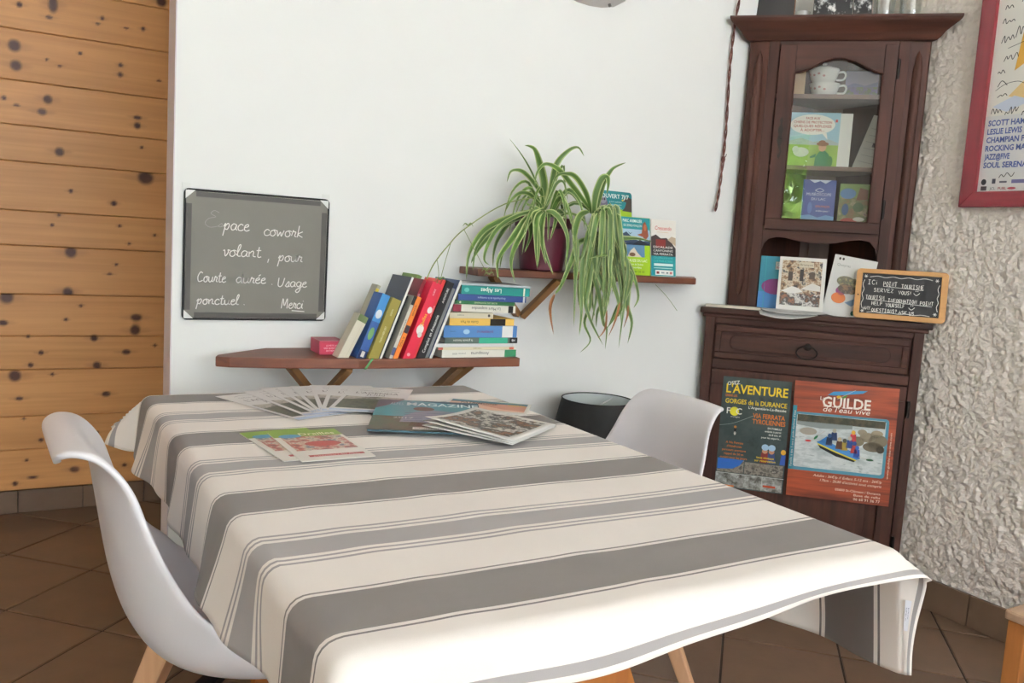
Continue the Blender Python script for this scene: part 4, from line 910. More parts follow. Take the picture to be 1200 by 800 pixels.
p.rect(.03, .075, .125, .125, '#5c86a8', 2); p.poly([(.035, .075), (.05, .10), (.07, .115), (.085, .095), (.11, .075)], '#d8cdbd', 3); p.ell(.06, .085, .016, .008, '#6b4a33', 4); p.rect(.001, .105, .03, .135, '#d9d2a0', 2)
p.text('LE SAUZE DU LAC', .078, .055, .011, '#f2f4ec', 3, al='c', w=.12, bold=.01); p.text('à 5 mn de Savines', .078, .041, .008, '#f2f4ec', 3, al='c'); p.text('Hautes-Alpes', .078, .028, .008, '#f2f4ec', 3, al='c'); p.text('06 92 44 30 00', .078, .010, .009, '#3c5214', 3, al='c', w=.09)
p.build(parent=o)
o = sheet('leaflet', 'white and teal climbing leaflet titled Crescendo at the right of the group', .128, .238, '#e6e3da', group=GB); stand(o, 2.318, 2.832, Z2 + .001, 8, -4)
p = Print(); p.text('Crescendo', .062, .195, .017, '#c03a2c', 3, w=.085, al='c', bold=.004, shear=.12); p.rect(.03, .185, .09, .186, '#c9a24a', 2)
p.poly([(.001, .098), (.001, .165), (.025, .175), (.05, .16), (.08, .163), (.11, .14), (.127, .12), (.127, .098)], '#3a3130', 1); p.rect(.025, .12, .075, .155, '#7a2a26', 2); p.poly([(.085, .155), (.105, .17), (.127, .165), (.127, .13)], '#b7a58e', 2)
p.rect(.001, .001, .127, .098, '#1d8f93', 1); p.rect(.001, .085, .127, .12, '#2c2a2b', 2)
for k, s_ in enumerate(('ESCALADE', 'CANYONING', 'VIA FERRATA')): p.text(s_, .012, .118 - .0145 * k, .0095, '#f0efe8', 4, w=.10, bold=.006)
p.text('Guillestrois', .012, .074, .009, '#57c6c9', 4, w=.10); p.text('QUEYRAS-ECRINS', .012, .060, .009, '#57c6c9', 4, w=.10)
p.rect(.015, .043, .113, .054, '#d4e9e6', 3); p.rect(.015, .033, .11, .036, '#bfe0de', 3); p.rect(.022, .005, .115, .026, '#eceae4', 3); p.rect(.028, .010, .042, .020, '#8a3434', 4); p.rect(.052, .012, .068, .018, '#9aa0a4', 4); p.rect(.078, .012, .088, .018, '#6b7074', 4); p.rect(.096, .010, .108, .020, '#b86a6a', 4)
p.build(parent=o)

CAM_SCALE = Matrix.Translation((0, 0, .2088)) @ Matrix.Diagonal((.826, .826, .826, 1))  # shrinks the whole shelf group about the camera position
bpy.context.view_layer.update()
for o in set(bpy.data.objects) - _before:
    if o.parent is None: o.matrix_world = CAM_SCALE @ o.matrix_world
# ================================================================== papers on the table
ZT = TZ + .0062
def lay(o, x, y, z, ex, ey): return place(o, (x, y, z), (*ex, 0), (*ey, 0))
FAN = [((.522, 1.751), 110.5), ((.547, 1.787), 101.5), ((.571, 1.811), 97.4), ((.577, 1.816), 91), ((.583, 1.818), 85), ((.592, 1.83), 77), ((.590, 1.818), 68), ((.606, 1.822), 60.5)]
M_land = photo_mat('dark_landscape_print', ['#15170f', '#33361f', '#4c4a33', '#241f12', '#5d5844'], 30)
M_land2 = photo_mat('rocky_landscape_print', ['#8f867a', '#b7ada0', '#6f675c', '#c9c0b4'], 22)
nth = ('leftmost of the fan', 'second from the left of the fan', 'third from the left of the fan', 'fourth from the left of the fan', 'fifth from the left of the fan', 'third from the right of the fan', 'second from the right of the fan', 'fully visible on top of the fan')
for i, (q, a) in enumerate(FAN):
    o = sheet('agenda_leaflet', 'white monthly agenda leaflet with landscape picture, ' + nth[i], .158, .315, '#dcd8d6', .0005, group='agenda leaflets fanned out on the table')
    lay(o, q[0], q[1], ZT + .0007 * i, (math.sin(R(a)), -math.cos(R(a))), (math.cos(R(a)), math.sin(R(a))))
    p = Print(.00004)
    p.rect(.010, .035, .152, .175, M_land, 1); p.poly([(.010, .14), (.010, .185), (.05, .178), (.09, .19), (.152, .182), (.152, .15), (.08, .158)], M_land2, 2)
    p.rect(.002, .002, .156, .022, '#b7c3da', 1); p.text("L'AGENDA", .026, .222, .022, '#5c4a4e', 3, w=.105); p.text('JUIN', .055, .198, .016, '#5c4a4e', 3, w=.045)
    p.text('Office de tourisme', .03, .262, .009, '#8b8286', 3, w=.1); p.stroke([(.03, .285), (.06, .296), (.09, .284), (.13, .29)], .002, '#9a9096', 3); p.text('Briançon', .09, .009, .007, '#4a4a52', 3)
    p.build(parent=o)
o = sheet('magazine', 'large magazine with teal cover and a reclining person under the title', .235, .325, '#2d4b56', .004, 'magazine'); lay(o, .614, 1.594, ZT + .0105, (.9, -.43), (.43, .9))
p = Print(.00015)
M_sky = mat('cover_sky', '#3f8794', .35); M_dusk = mat('cover_dusk', '#5b4b5e', .35)
p.rect(0, 0, .235, .325, photo_mat('cover_meadow', ['#2c2f22', '#4a3a2a', '#3b4428', '#5c4b38'], 14), 1); p.rect(0, .14, .235, .325, M_sky, 2); p.poly([(0, .22), (0, .325), (.06, .325), (.02, .25)], M_dusk, 3)
p.poly([(.08, .325), (.235, .325), (.235, .22), (.20, .29)], '#24485a', 3)
p.poly([(.060, .08), (.215, .08), (.215, .16), (.18, .205), (.13, .215), (.09, .19), (.065, .14)], '#8a8a9a', 4)
for k in range(5): p.stroke([(.068, .095 + .02 * k), (.136, .10 + .02 * k), (.205, .095 + .018 * k)], .004, '#5f6074', 5)
p.ell(.108, .226, .024, .022, '#6b4a3c', 5); p.poly([(.08, .045), (.2, .045), (.2, .08), (.085, .085)], '#54432f', 4)
p.text('MAGAZINE', .068, .262, .036, '#e6efee', 6, w=.165, bold=.02); p.text('ALPES', .030, .262, .03, '#a8b9c8', 6, w=.03); p.text('2017', .045, .115, .016, '#cfd0c8', 6); p.rect(.09, .012, .165, .034, '#d6d2cc', 5); p.text('HAUTES-ALPES', .094, .018, .010, '#6d665f', 6, w=.066)
p.build(parent=o)
o = sheet('brochure', 'peach and teal brochure lying under the open booklet', .205, .135, '#d8d4cc', .003, 'brochure'); lay(o, .875, 1.805, ZT + .0015, (.8, -.6), (.6, .8))
p = Print(.00015); p.rect(.008, .02, .197, .125, '#c98f78', 1); p.rect(.008, .10, .197, .125, '#3e7480', 2); p.poly([(.008, .02), (.008, .09), (.05, .105), (.09, .07), (.14, .04), (.197, .03), (.197, .02)], '#e0b49a', 2)
p.text('PATRIMOINE', .035, .082, .02, '#4a2f2a', 4, w=.09, bold=.01); p.text('VISITES', .15, .085, .018, '#c9a52c', 4, w=.042, bold=.01); p.build(parent=o)
# open booklet, its cover curling up
bk = thing('booklet', 'white booklet with a crowd photograph, curling open on the table', 'booklet')
ang = math.atan2(.13, .187); place(bk, (.842, 1.407, ZT + .0065), (math.cos(ang), math.sin(ang), -.004), (-math.sin(ang), math.cos(ang), .032))
def curl(w, h, lift, zoff, name, m, parent, pr_=None):
    n = 14; mb = MB(); f = lambda u, v: (zoff + lift * max(0, v / h) ** 1.5 * .35 + lift * (max(0, 1 - u / (w * .75)) ** 2) * (.25 + .75 * v / h))
    vs = [(w * i / n, h * j / n, f(w * i / n, h * j / n)) for j in range(n + 1) for i in range(n + 1)]
    mb.add(vs, [(j * (n + 1) + i, j * (n + 1) + i + 1, (j + 1) * (n + 1) + i + 1, (j + 1) * (n + 1) + i) for j in range(n) for i in range(n)])
    o = mb.build(name, m, parent, smooth=60); s_ = o.modifiers.new('thickness', 'SOLIDIFY'); s_.thickness = .0008; s_.offset = -1
    return f
M_pw = mat('paper_white', '#dddad4', .5)
curl(.226, .205, .002, .001, 'back_cover', M_pw, bk); curl(.224, .204, .008, .003, 'page', M_pw, bk); f = curl(.225, .200, .013, .0055, 'front_cover', M_pw, bk)
def photo_grid(f, x0, x1, y0, y1, m, parent, name='cover_photo', off=.0006, n=10):
    mb = MB(); vs = [(x0 + (x1 - x0) * i / n, y0 + (y1 - y0) * j / n, f(x0 + (x1 - x0) * i / n, y0 + (y1 - y0) * j / n) + off) for j in range(n + 1) for i in range(n + 1)]
    mb.add(vs, [(j * (n + 1) + i, j * (n + 1) + i + 1, (j + 1) * (n + 1) + i + 1, (j + 1) * (n + 1) + i) for j in range(n) for i in range(n)]); return mb.build(name, m, parent, smooth=60)
M_crowd = photo_mat('crowd_print', ['#0f0d0c', '#2a1d16', '#cfcac2', '#120f0e', '#8a5a3a', '#1c2830', '#d6d2ca'], 20)
photo_grid(f, .022, .205, .018, .185, M_crowd, bk)
for i, (x, y, rz, lb) in enumerate(((.405, 1.437, 4, 'green topped local produce leaflet, lower one of two on the table'), (.432, 1.420, -1.5, 'green topped local produce leaflet, upper one of two on the table'))):
    o = sheet('produce_leaflet', lb, .135, .228, '#e0dbd2', .0014, group='produce leaflets on the table'); a = R(rz + 2)
    place(o, (x, y, ZT + .0018 * i), (math.cos(a), math.sin(a), 0), (-math.sin(a) + .08, math.cos(a), 0))
    p = Print(.00015); p.rect(0, .178, .135, .228, '#7d9a34', 1); p.ell(.032, .184, .022, .014, '#4f93b8', 3); p.rect(.012, .07, .128, .178, photo_mat('market_print', ['#2a2320', '#5c3a30', '#a8483a', '#c9bda8', '#3a4a6a', '#7a6a50'], 34), 2)
    p.ell(.075, .115, .035, .02, '#a03c34', 3); p.text('Drailles', .052, .186, .018, '#efe6c8', 4, w=.07, bold=.012); p.rect(.022, .024, .124, .036, '#a8322e', 2); p.text('producteurs des Alpes', .03, .027, .006, '#e8d8d0', 3, w=.085); p.build(parent=o)

# ================================================================== corner cabinet
M_cab = wood_mat('walnut_stain', '#4a291e', '#20120c', .6, 2, 50, 3, .8, spec=.3)
M_cabx = wood_mat('walnut_stain_cross', '#48281d', '#20120c', .6, 0, 50, 3, .8, spec=.3)
M_cabin = wood_mat('cabinet_inside', '#6d5346', '#54403a', .6, 2, 40, 3, .5)
M_iron = mat('dark_iron', '#241f1c', .45, metal=.7)
cb = thing('corner_cabinet', 'dark walnut corner cabinet with glazed upper door and posters below', 'cabinet', (2.5242, 2.1477, 0), R(-46))
MB().prism([(-.37, .022), (.37, .022), (.37, .03), (.02, .372), (-.02, .372), (-.37, .03)], .0, .08, 'z').build('plinth', M_cabx, cb)
MB().prism([(-.38, .035), (.38, .035), (.02, .378), (-.02, .378)], .08, .989, 'z').build('lower_body', M_cab, cb)
for x in (-1, 1): MB().box(min(x * .38, x * .345), max(x * .38, x * .345), .015, .036, .08, .989).build('stile', M_cab, cb, bevel=.003)
for z0, z1 in ((.955, .989), (.785, .820), (.08, .125)): MB().box(-.3445, .3445, .017, .036, z0, z1).build('rail', M_cabx, cb, bevel=.002)
MB().prism([(-.403, 0), (.403, 0), (.403, .012), (.02, .378), (-.02, .378), (-.403, .012)], .990, 1.012, 'z').build('worktop', M_cabx, cb, bevel=.005)
MB().prism([(-.392, .008), (.392, .008), (.392, .018), (.35, .05), (-.35, .05), (-.392, .018)], .976, .9899, 'z').build('worktop_moulding', M_cabx, cb, bevel=.004)
dr = MB().box(-.342, .336, .014, .034, .824, .950).build('drawer', M_cabx, cb, bevel=.003)
# raised field of the drawer: outer bead and a long panel with rounded ends
def ring(x0, x1, z0, z1, w, y0, y1):
    m = MB(); m.box(x0, x1, y0, y1, z0, z0 + w); m.box(x0, x1, y0, y1, z1 - w, z1); m.box(x0, x0 + w, y0, y1, z0 + w, z1 - w); m.box(x1 - w, x1, y0, y1, z0 + w, z1 - w); return m
ring(-.340, .334, .826, .948, .022, .004, .0142).build('drawer_bead', M_cabx, dr, bevel=.003)
MB().prism(rrect(-.285, .275, .860, .914, .024, 6), .008, .0142, 'y').build('drawer_field', M_cabx, dr, bevel=.002)
hp = MB().lathe([(0, -.004), (.010, -.004), (.013, 0), (.010, .004), (0, .006)], 12).build('handle_plate', M_iron, dr); hp.rotation_euler = (R(90), 0, 0); hp.location = (-.008, .004, .893)
pts = [(-.010 + .036 * math.cos(a), -.006 - .004 * math.sin(a), .872 + .024 * math.sin(a)) for a in (2 * math.pi * k / 28 for k in range(29))]
MB().tube(pts, .0028, 8, cap=False).build('drawer_ring', M_iron, dr, smooth=60)
dl = MB().box(-.342, .342, .020, .034, .128, .782).build('lower_door', M_cab, cb, bevel=.002)
ring(-.342, .342, .128, .782, .055, .008, .0202).build('door_frame', M_cab, dl, bevel=.003)
MB().prism(rrect(-.25, .25, .21, .70, .03, 5), .012, .0202, 'y').build('door_field', M_cab, dl, bevel=.004)
for z in (.20, .70): MB().tube([(.352, .010, z - .03), (.352, .010, z + .03)], .006, 10).build('hinge', M_iron, dl, smooth=50)
# upper part
F = .09
def wallpanel(a, b, z0, z1, th, name, m):
    a = Vector((*a, 0)); b = Vector((*b, 0)); d = (b - a).normalized(); nrm = Vector((-d.y, d.x, 0)) * th
    return MB().prism([(a.x, a.y), (b.x, b.y), (b.x + nrm.x, b.y + nrm.y), (a.x + nrm.x, a.y + nrm.y)], z0, z1, 'z').build(name, m, cb)
wallpanel((.303, .108), (.05, .362), 1.0125, 2.03, -.012, 'side_panel', M_cab); wallpanel((-.05, .362), (-.303, .108), 1.0125, 2.03, -.012, 'side_panel', M_cab)
MB().box(-.055, .055, .352, .364, 1.0125, 2.03).build('back_panel', M_cabin, cb)
MB().box(-.02, .02, .338, .3515, 1.0125, 1.31).build('back_batten', M_cabin, cb)
for s_ in (-1, 1):
    # canted pilaster with a half-round fluted column
    pl = MB().prism([(s_ * .238, F + .002), (s_ * .306, F + .016), (s_ * .300, F + .030), (s_ * .226, F + .018)][::s_], 1.0125, 2.0, 'z').build('pilaster', M_cab, cb, bevel=.002)
    cx, cy = s_ * .272, F + .008
    prof = [(.0, 1.06), (.010, 1.075), (.0165, 1.12), (.0165, 1.90), (.010, 1.945), (.0, 1.97)]
    MB().lathe(prof, 16, (cx - s_ * .0, cy - .0, 0)).build('half_column', M_cab, pl, smooth=50)
    MB().box(min(s_ * .2405, s_ * .2035), max(s_ * .2405, s_ * .2035), F, F + .02, 1.0125, 2.0).build('upper_stile', M_cab, cb, bevel=.002)
MB().box(-.203, .203, F, F + .02, 1.988, 2.0).build('upper_rail', M_cabx, cb)
nich = [(-.2025, 1.315), (-.2025, 1.235), (-.195, 1.262), (-.180, 1.280), (-.150, 1.289), (-.121, 1.287), (-.075, 1.277), (-.029, 1.272), (.015, 1.272), (.06, 1.277), (.105, 1.289), (.141, 1.294), (.175, 1.288), (.195, 1.266), (.2025, 1.238), (.2025, 1.315)]
MB().prism(nich, F + .001, F + .02, 'y').build('scalloped_apron', M_cabx, cb)
ishelf = [(-.225, F + .03), (.225, F + .03), (.262, F + .042), (.05, .345), (-.05, .345), (-.262, F + .042)]
MB().prism(ishelf, 1.312, 1.330, 'z').build('inner_floor', M_cabin, cb)
MB().prism(ishelf, 1.542, 1.558, 'z').build('inner_shelf', M_cabin, cb); MB().prism(ishelf, 1.802, 1.818, 'z').build('inner_shelf', M_cabin, cb)
MB().prism([(-.235, F), (.235, F), (.30, F + .014), (.05, .362), (-.05, .362), (-.30, F + .014)], 2.0, 2.03, 'z').build('top_board', M_cabx, cb)
# stepped cornice
mb = MB(); prof = [(.012, 2.001), (.022, 2.010), (.030, 2.020), (.034, 2.026), (.052, 2.040), (.068, 2.052), (.074, 2.058), (.078, 2.066), (.078, 2.073)]
rings = [[(-.308 - o_, F - o_, z_), (.308 + o_, F - o_, z_), (.310 + o_, F + .004 - o_, z_), (.304 + o_ * .8, F + .02 - o_ * .6, z_), (.05, .362, z_), (-.05, .362, z_), (-.304 - o_ * .8, F + .02 - o_ * .6, z_), (-.310 - o_, F + .004 - o_, z_)] for o_, z_ in prof]
mb.add([v for r in rings for v in r], [(i * 8 + k, i * 8 + (k + 1) % 8, (i + 1) * 8 + (k + 1) % 8, (i + 1) * 8 + k) for i in range(len(rings) - 1) for k in range(8)] + [tuple(range(7, -1, -1)), tuple(range((len(rings) - 1) * 8, len(rings) * 8))])
mb.build('cornice', M_cabx, cb, smooth=25)
# glazed door
dx0, dx1, dz0, dz1 = -.200, .200, 1.316, 1.985; gx0, gx1, gz0 = -.143, .157, 1.356
arch = [(gx0, 1.885), (-.118, 1.889), (-.085, 1.902), (-.05, 1.924), (-.01, 1.937), (.02, 1.937), (.06, 1.925), (.10, 1.904), (.13, 1.890), (gx1, 1.885)]
gd = MB().prism([(dx0, gz0 - .0005), (dx0, dz0), (dx1, dz0), (dx1, gz0 - .0005)], F - .016, F + .008, 'y').build('glazed_door', M_cabx, cb, bevel=.002)
MB().box(dx0, gx0, F - .016, F + .008, gz0, dz1).build('door_stile', M_cab, gd, bevel=.002); MB().box(gx1, dx1, F - .016, F + .008, gz0, dz1).build('door_stile', M_cab, gd, bevel=.002)
MB().prism([(gx0 + .0004, dz1)] + [(max(gx0 + .0004, min(gx1 - .0004, x)), z_) for x, z_ in arch] + [(gx1 - .0004, dz1)], F - .016, F + .008, 'y').build('arched_rail', M_cabx, gd)
bead = [(gx0, gz0)] + arch + [(gx1, gz0), (gx0, gz0)]
MB().tube([(x, F - .016, z_) for x, z_ in bead], .0035, 6).build('glazing_bead', M_cab, gd, smooth=60)
MB().add([(gx0 - .004, F, gz0 - .004), (gx1 + .004, F, gz0 - .004), (gx1 + .004, F, 1.95), (gx0 - .004, F, 1.95)], [(0, 1, 2, 3)]).build('pane', glass_mat('cabinet_glass', '#f4f6f2', .05), gd)
for z_ in (1.90, 1.405):
    MB().tube([(.2065, F - .014, z_ - .035), (.2065, F - .014, z_ - .028), (.2065, F - .014, z_ + .028), (.2065, F - .014, z_ + .035)], [.003, .0055, .0055, .003], 10).build('hinge', M_iron, gd, smooth=40)
esc = [(-.172, 1.572), (-.179, 1.585), (-.170, 1.60), (-.178, 1.62), (-.184, 1.64), (-.180, 1.66), (-.184, 1.68), (-.176, 1.70), (-.180, 1.715), (-.173, 1.726), (-.168, 1.715), (-.171, 1.70), (-.164, 1.68), (-.168, 1.66), (-.164, 1.64), (-.170, 1.62), (-.164, 1.60), (-.168, 1.585)]
MB().prism(esc[::-1], F - .0185, F - .0162, 'y').build('keyhole_plate', M_iron, gd)
MB().tube([(-.174, F - .018, 1.652), (-.174, F - .030, 1.652)], .004, 8).build('key', M_iron, gd)

# ------------------------------------------------------------------ helper: cabinet coordinates to world
CM = Matrix.Translation((2.5242, 2.1477, 0)) @ Matrix.Rotation(R(-46), 4, 'Z')
def cw(u, v, z): return CM @ Vector((u, v, z))
CE = (CM.to_3x3() @ Vector((1, 0, 0))); CN = (CM.to_3x3() @ Vector((0, 1, 0)))
def prop(o, u, v, z, back=6, roll=0, yaw=0):
    """stand a sheet up facing the room; u,v,z = its lower left corner in cabinet coordinates"""
    ex = (Matrix.Rotation(R(yaw), 3, 'Z') @ CE); nn = Vector((-ex.y, ex.x, 0))
    up = Vector((0, 0, math.cos(R(back)))) + nn * math.sin(R(back))
    e2 = ex * math.cos(R(roll)) + up * math.sin(R(roll)); u2 = -ex * math.sin(R(roll)) + up * math.cos(R(roll))
    return place(o, cw(u, v, z), e2, u2)

# posters on the lower door
po = sheet('poster', 'dark canyon adventure poster with yellow and orange lettering', .247, .425, '#2d3a3c', .0012, 'poster'); prop(po, -.293, .002, .333, 0, .4)
p = Print(.0003); Y, O, Wh = '#e6c52c', '#d9762c', '#e6e6de'
p.rect(0, 0, .247, .425, photo_mat('canyon_print', ['#20292b', '#31403f', '#3d4a48', '#27302f'], 9), 1)
p.text('OSEZ', .018, .392, .014, Wh, 4, w=.045, rot=R(10), bold=.01); p.text("L'AVENTURE", .014, .365, .034, Y, 4, w=.222, bold=.02)
p.text('DANS LES', .014, .350, .009, O, 4, w=.042, bold=.01); p.text('GORGES de la DURANCE', .014, .325, .018, Y, 4, w=.222, bold=.016); p.text("L'Argentière-La-Bessée", .10, .310, .010, Wh, 4, w=.135, bold=.01)
p.ell(.05, .295, .017, .017, '#e2d93a', 3); p.text('F  C', .022, .285, .024, Wh, 4, w=.055, bold=.01); p.text('montagne', .038, .272, .006, Wh, 4)
p.stroke([(0, .238), (.05, .25), (.12, .285)], .0012, '#9aa5a2', 3)
p.text('VIA FERRATA', .118, .278, .018, O, 4, w=.115, bold=.016); p.text('TYROLIENNES', .118, .256, .018, O, 4, w=.118, bold=.016)
for k, s_ in enumerate(('EN FAMILLE', 'enfants à partir', 'de 8 ans, et', 'pour les experts...')): p.text(s_, .225, .240 - .012 * k, .007, Wh, 4, al='r', bold=.006)
p.ell(.058, .226, .004, .012, '#1a1a1c', 3); p.ell(.058, .236, .005, .005, '#b8763c', 4); p.ell(.058, .212, .004, .007, '#c8c0b8', 3)
for k, s_ in enumerate(('A Via Ferrata', "d'Ailefroide", 'parcours aventure', 'rappel de 50 m', 'ouvert tous les jours')): p.text(s_, .06, .172 - .0145 * k, .0085, O, 4, al='c', bold=.006)
for x in (.172, .196): p.ell(x, .170, .013, .012, '#9fc0d8', 4); p.ell(x, .156, .010, .010, '#b98468', 3); p.poly([(x - .016, .11), (x + .016, .11), (x + .012, .15), (x - .012, .15)], '#7a2b2c' if x < .18 else '#3a4a78', 2)
p.ell(.238, .158, .009, .010, '#e0a83a', 4); p.poly([(.228, .11), (.247, .11), (.247, .148), (.232, .148)], '#2a4f9a', 2)
p.text('tous niveaux', .175, .126, .009, Y, 5, al='c', bold=.01); p.text('sur réservation', .175, .114, .009, Y, 5, al='c', bold=.01)
M_rock = photo_mat('rock_print', ['#3a3733', '#6b655c', '#8f887c', '#4a4640', '#a8a196'], 40)
p.poly([(.004, .07), (.004, .112), (.100, .112), (.085, .09), (.06, .075)], '#2c62b0', 3); p.poly([(.06, .075), (.085, .09), (.100, .112), (.100, .06), (.004, .06), (.004, .07)], M_rock, 3); p.rect(.103, .06, .243, .106, M_rock, 3)
p.rect(.0, .004, .243, .056, photo_mat('river_print', ['#2f302c', '#5a5850', '#8c8c86', '#b4b6b2', '#3c3a34'], 30), 3); p.rect(.0, .056, .247, .0575, '#d8d8d0', 4); p.rect(.17, .004, .1712, .056, '#d8d8d0', 4)
p.rect(.012, .006, .07, .011, O, 5); p.rect(.175, .018, .22, .026, '#b84a26', 5)
p.build(parent=po)
po = sheet('poster', 'wood-grain rafting poster with a blue raft in white water', .356, .432, '#8a3c22', .0012, 'poster'); prop(po, -.033, -.0005, .336, 0, .8)
p = Print(.0003)
p.rect(0, 0, .356, .432, wood_mat('red_plank_print', '#a64a28', '#5e2414', .4, 0, 90, 5, 1.0, bumpv=0), 1)
p.rect(0, .10, .014, .34, '#3f96a8', 2)
p.poly([(.115, .388), (.135, .402), (.20, .410), (.25, .415), (.235, .404), (.18, .394), (.14, .388)], '#3f8fc0', 3); p.ell(.155, .384, .008, .006, '#d8b02c', 4); p.poly([(.162, .380), (.175, .392), (.185, .392), (.172, .378)], '#4f8a3a', 4); p.stroke([(.15, .376), (.21, .414)], .001, '#d8d8d0', 5)
p.text('La', .092, .368, .014, '#ece6da', 4, bold=.008); p.text('GUILDE', .100, .345, .038, '#f0ece2', 4, w=.165, bold=.022)
for x in (.112, .142, .176, .190, .216, .244): p.rect(x - .008, .3445, x + .010, .3465, '#f0ece2', 4)
p.text("de l'eau vive", .103, .327, .020, '#f0ece2', 4, w=.16, shear=.25)
p.poly(rrect(.008, .332, .100, .318, .012), '#4f8ca0', 2); p.rect(.002, .10, .012, .33, '#3f96a8', 2)
M_riv = photo_mat('white_water_print', ['#9fa9a8', '#b9c1bf', '#d3d8d6', '#8a9694'], 22, stretch=(.6, 1.6, 1))
p.poly(rrect(.016, .322, .112, .310, .008), M_riv, 3); p.rect(.018, .282, .320, .309, photo_mat('river_bank_print', ['#2a2d22', '#3f4030', '#57503c', '#30352a'], 24), 4)
p.poly([(.018, .27), (.10, .262), (.21, .27), (.21, .284), (.018, .284)], '#8c9490', 4)
for x, y, rx, ry, c in ((.30, .235, .032, .024, '#7d735f'), (.265, .245, .028, .018, '#8f8570'), (.285, .212, .035, .018, '#6f6553'), (.232, .228, .022, .018, '#80765f'), (.31, .205, .014, .014, '#574f40'), (.245, .262, .016, .011, '#998e78'), (.06, .248, .03, .014, '#a39a8c'), (.295, .262, .02, .012, '#a0937a')): p.ell(x, y, rx, ry, c, 5)
p.poly([(.095, .205), (.105, .190), (.16, .165), (.225, .15), (.232, .158), (.17, .185), (.11, .205)], '#1d1f20', 6); p.poly([(.092, .213), (.10, .203), (.16, .180), (.23, .158), (.245, .165), (.24, .185), (.17, .20), (.12, .222)], '#3d7cb8', 7); p.stroke([(.096, .205), (.16, .181), (.232, .157)], .005, '#d8c53a', 8)
p.poly([(.098, .213), (.125, .235), (.14, .23), (.12, .212)], '#3d7cb8', 7)
for x, y, c, hc in ((.135, .225, '#23304a', '#3a5a86'), (.150, .245, '#2a3c62', '#b0a894'), (.170, .215, '#5a3a2a', '#c2b08a'), (.188, .212, '#a08a3a', '#4a4a3a'), (.205, .222, '#2c4a86', '#c0b8a8'), (.222, .205, '#a03430', '#3a4f8c'), (.215, .245, '#b03a40', '#d0a23c'), (.232, .19, '#2f4f9a', '#3a5aa0')):
    p.poly([(x - .012, y - .022), (x + .012, y - .022), (x + .009, y + .008), (x - .009, y + .008)], c, 9); p.ell(x, y + .014, .007, .008, hc, 10)
p.stroke([(.07, .215), (.118, .255)], .0022, '#c9c4b8', 9); p.ell(.062, .213, .011, .0035, '#c02c28', 10); p.ell(.088, .228, .004, .010, '#2f7a4a', 10, rot=-.7); p.stroke([(.24, .172), (.27, .166)], .0025, '#c9c4b8', 9); p.ell(.278, .164, .013, .004, '#2f5a3c', 10)
p.text('Adulte : 36€/p // Enfant 5-12 ans : 26€/p', .325, .082, .0095, '#e8d9c8', 4, w=.235, al='r', shear=.2); p.text("17km - 2h30 d'activité tout compris", .325, .066, .0095, '#e8d9c8', 4, w=.21, al='r', shear=.2)
p.text('05600 St-Clément / Durance', .325, .038, .009, '#e8d9c8', 4, w=.155, al='r'); p.text('Base de rafts', .325, .024, .009, '#e8d9c8', 4, w=.09, al='r'); p.text('06 60 91 36 77', .325, .009, .010, '#e8d9c8', 4, w=.09, al='r')
p.text("Famille à des 5 ans à guide diplômé d'état", .011, .112, .008, '#dfe9e8', 4, w=.21, rot=R(90)); p.text('www.guilde-eau-vive.com', .345, .10, .007, '#e0cdb8', 4, w=.17, rot=R(90))
p.build(parent=po)

# things on the worktop
o = sheet('booklet', 'teal booklet with pink and green shapes in the cabinet niche', .125, .205, '#1f7c90', .004, 'booklet'); prop(o, -.200, .083, 1.0135, 9)
p = Print(); p.rect(0, .0, .125, .07, '#3d79b4', 1); p.ell(.06, .09, .05, .03, '#7a2f6e', 2); p.ell(.10, .10, .028, .045, '#9cc43a', 3); p.ell(.102, .10, .016, .032, '#5a2f6a', 4); p.rect(.055, .155, .115, .185, '#e8e6e0', 2); p.text('CARNETS', .060, .172, .009, '#3a6a9a', 3, w=.05); p.text('BALADES', .060, .160, .008, '#b8434a', 3, w=.05)
p.rect(.02, .0, .022, .205, '#2f95a0', 2); p.ell(.085, .035, .016, .02, '#d0a14a', 3); p.ell(.095, .015, .014, .014, '#c8702e', 4); p.build(parent=o)
o = sheet('brochure', 'white bordered brochure with a street crowd photograph in the niche', .165, .205, '#dedbd3', .003, 'brochure'); prop(o, -.132, .030, 1.0185, 14)
p = Print(); p.rect(.010, .022, .152, .192, photo_mat('street_print', ['#171310', '#3c2b20', '#8a6a4c', '#c9b9a0', '#2a2f36', '#6a4a34'], 38), 1)
p.poly([(.012, .075), (.05, .095), (.075, .088), (.09, .075), (.05, .065)], '#dcd9d2', 2); p.poly([(.08, .085), (.12, .11), (.15, .10), (.15, .08)], '#d6d2ca', 2); p.rect(.012, .022, .15, .068, M_crowd, 3); p.rect(.07, .168, .122, .188, '#c9bfa8', 2); p.text('Briançon', .074, .174, .008, '#4a4038', 3, w=.044)
p.rect(.034, .115, .050, .150, '#3a2e26', 2); p.rect(.075, .115, .088, .160, '#1f1a18', 2); p.rect(.108, .125, .128, .150, '#4a3c30', 2); p.build(parent=o)
o = sheet('brochure', 'pale grey brochure with animal drawing tilted beside the chalk sign', .150, .225, '#d3d1cb', .003, 'brochure'); prop(o, .030, .052, 1.019, 10, -8)
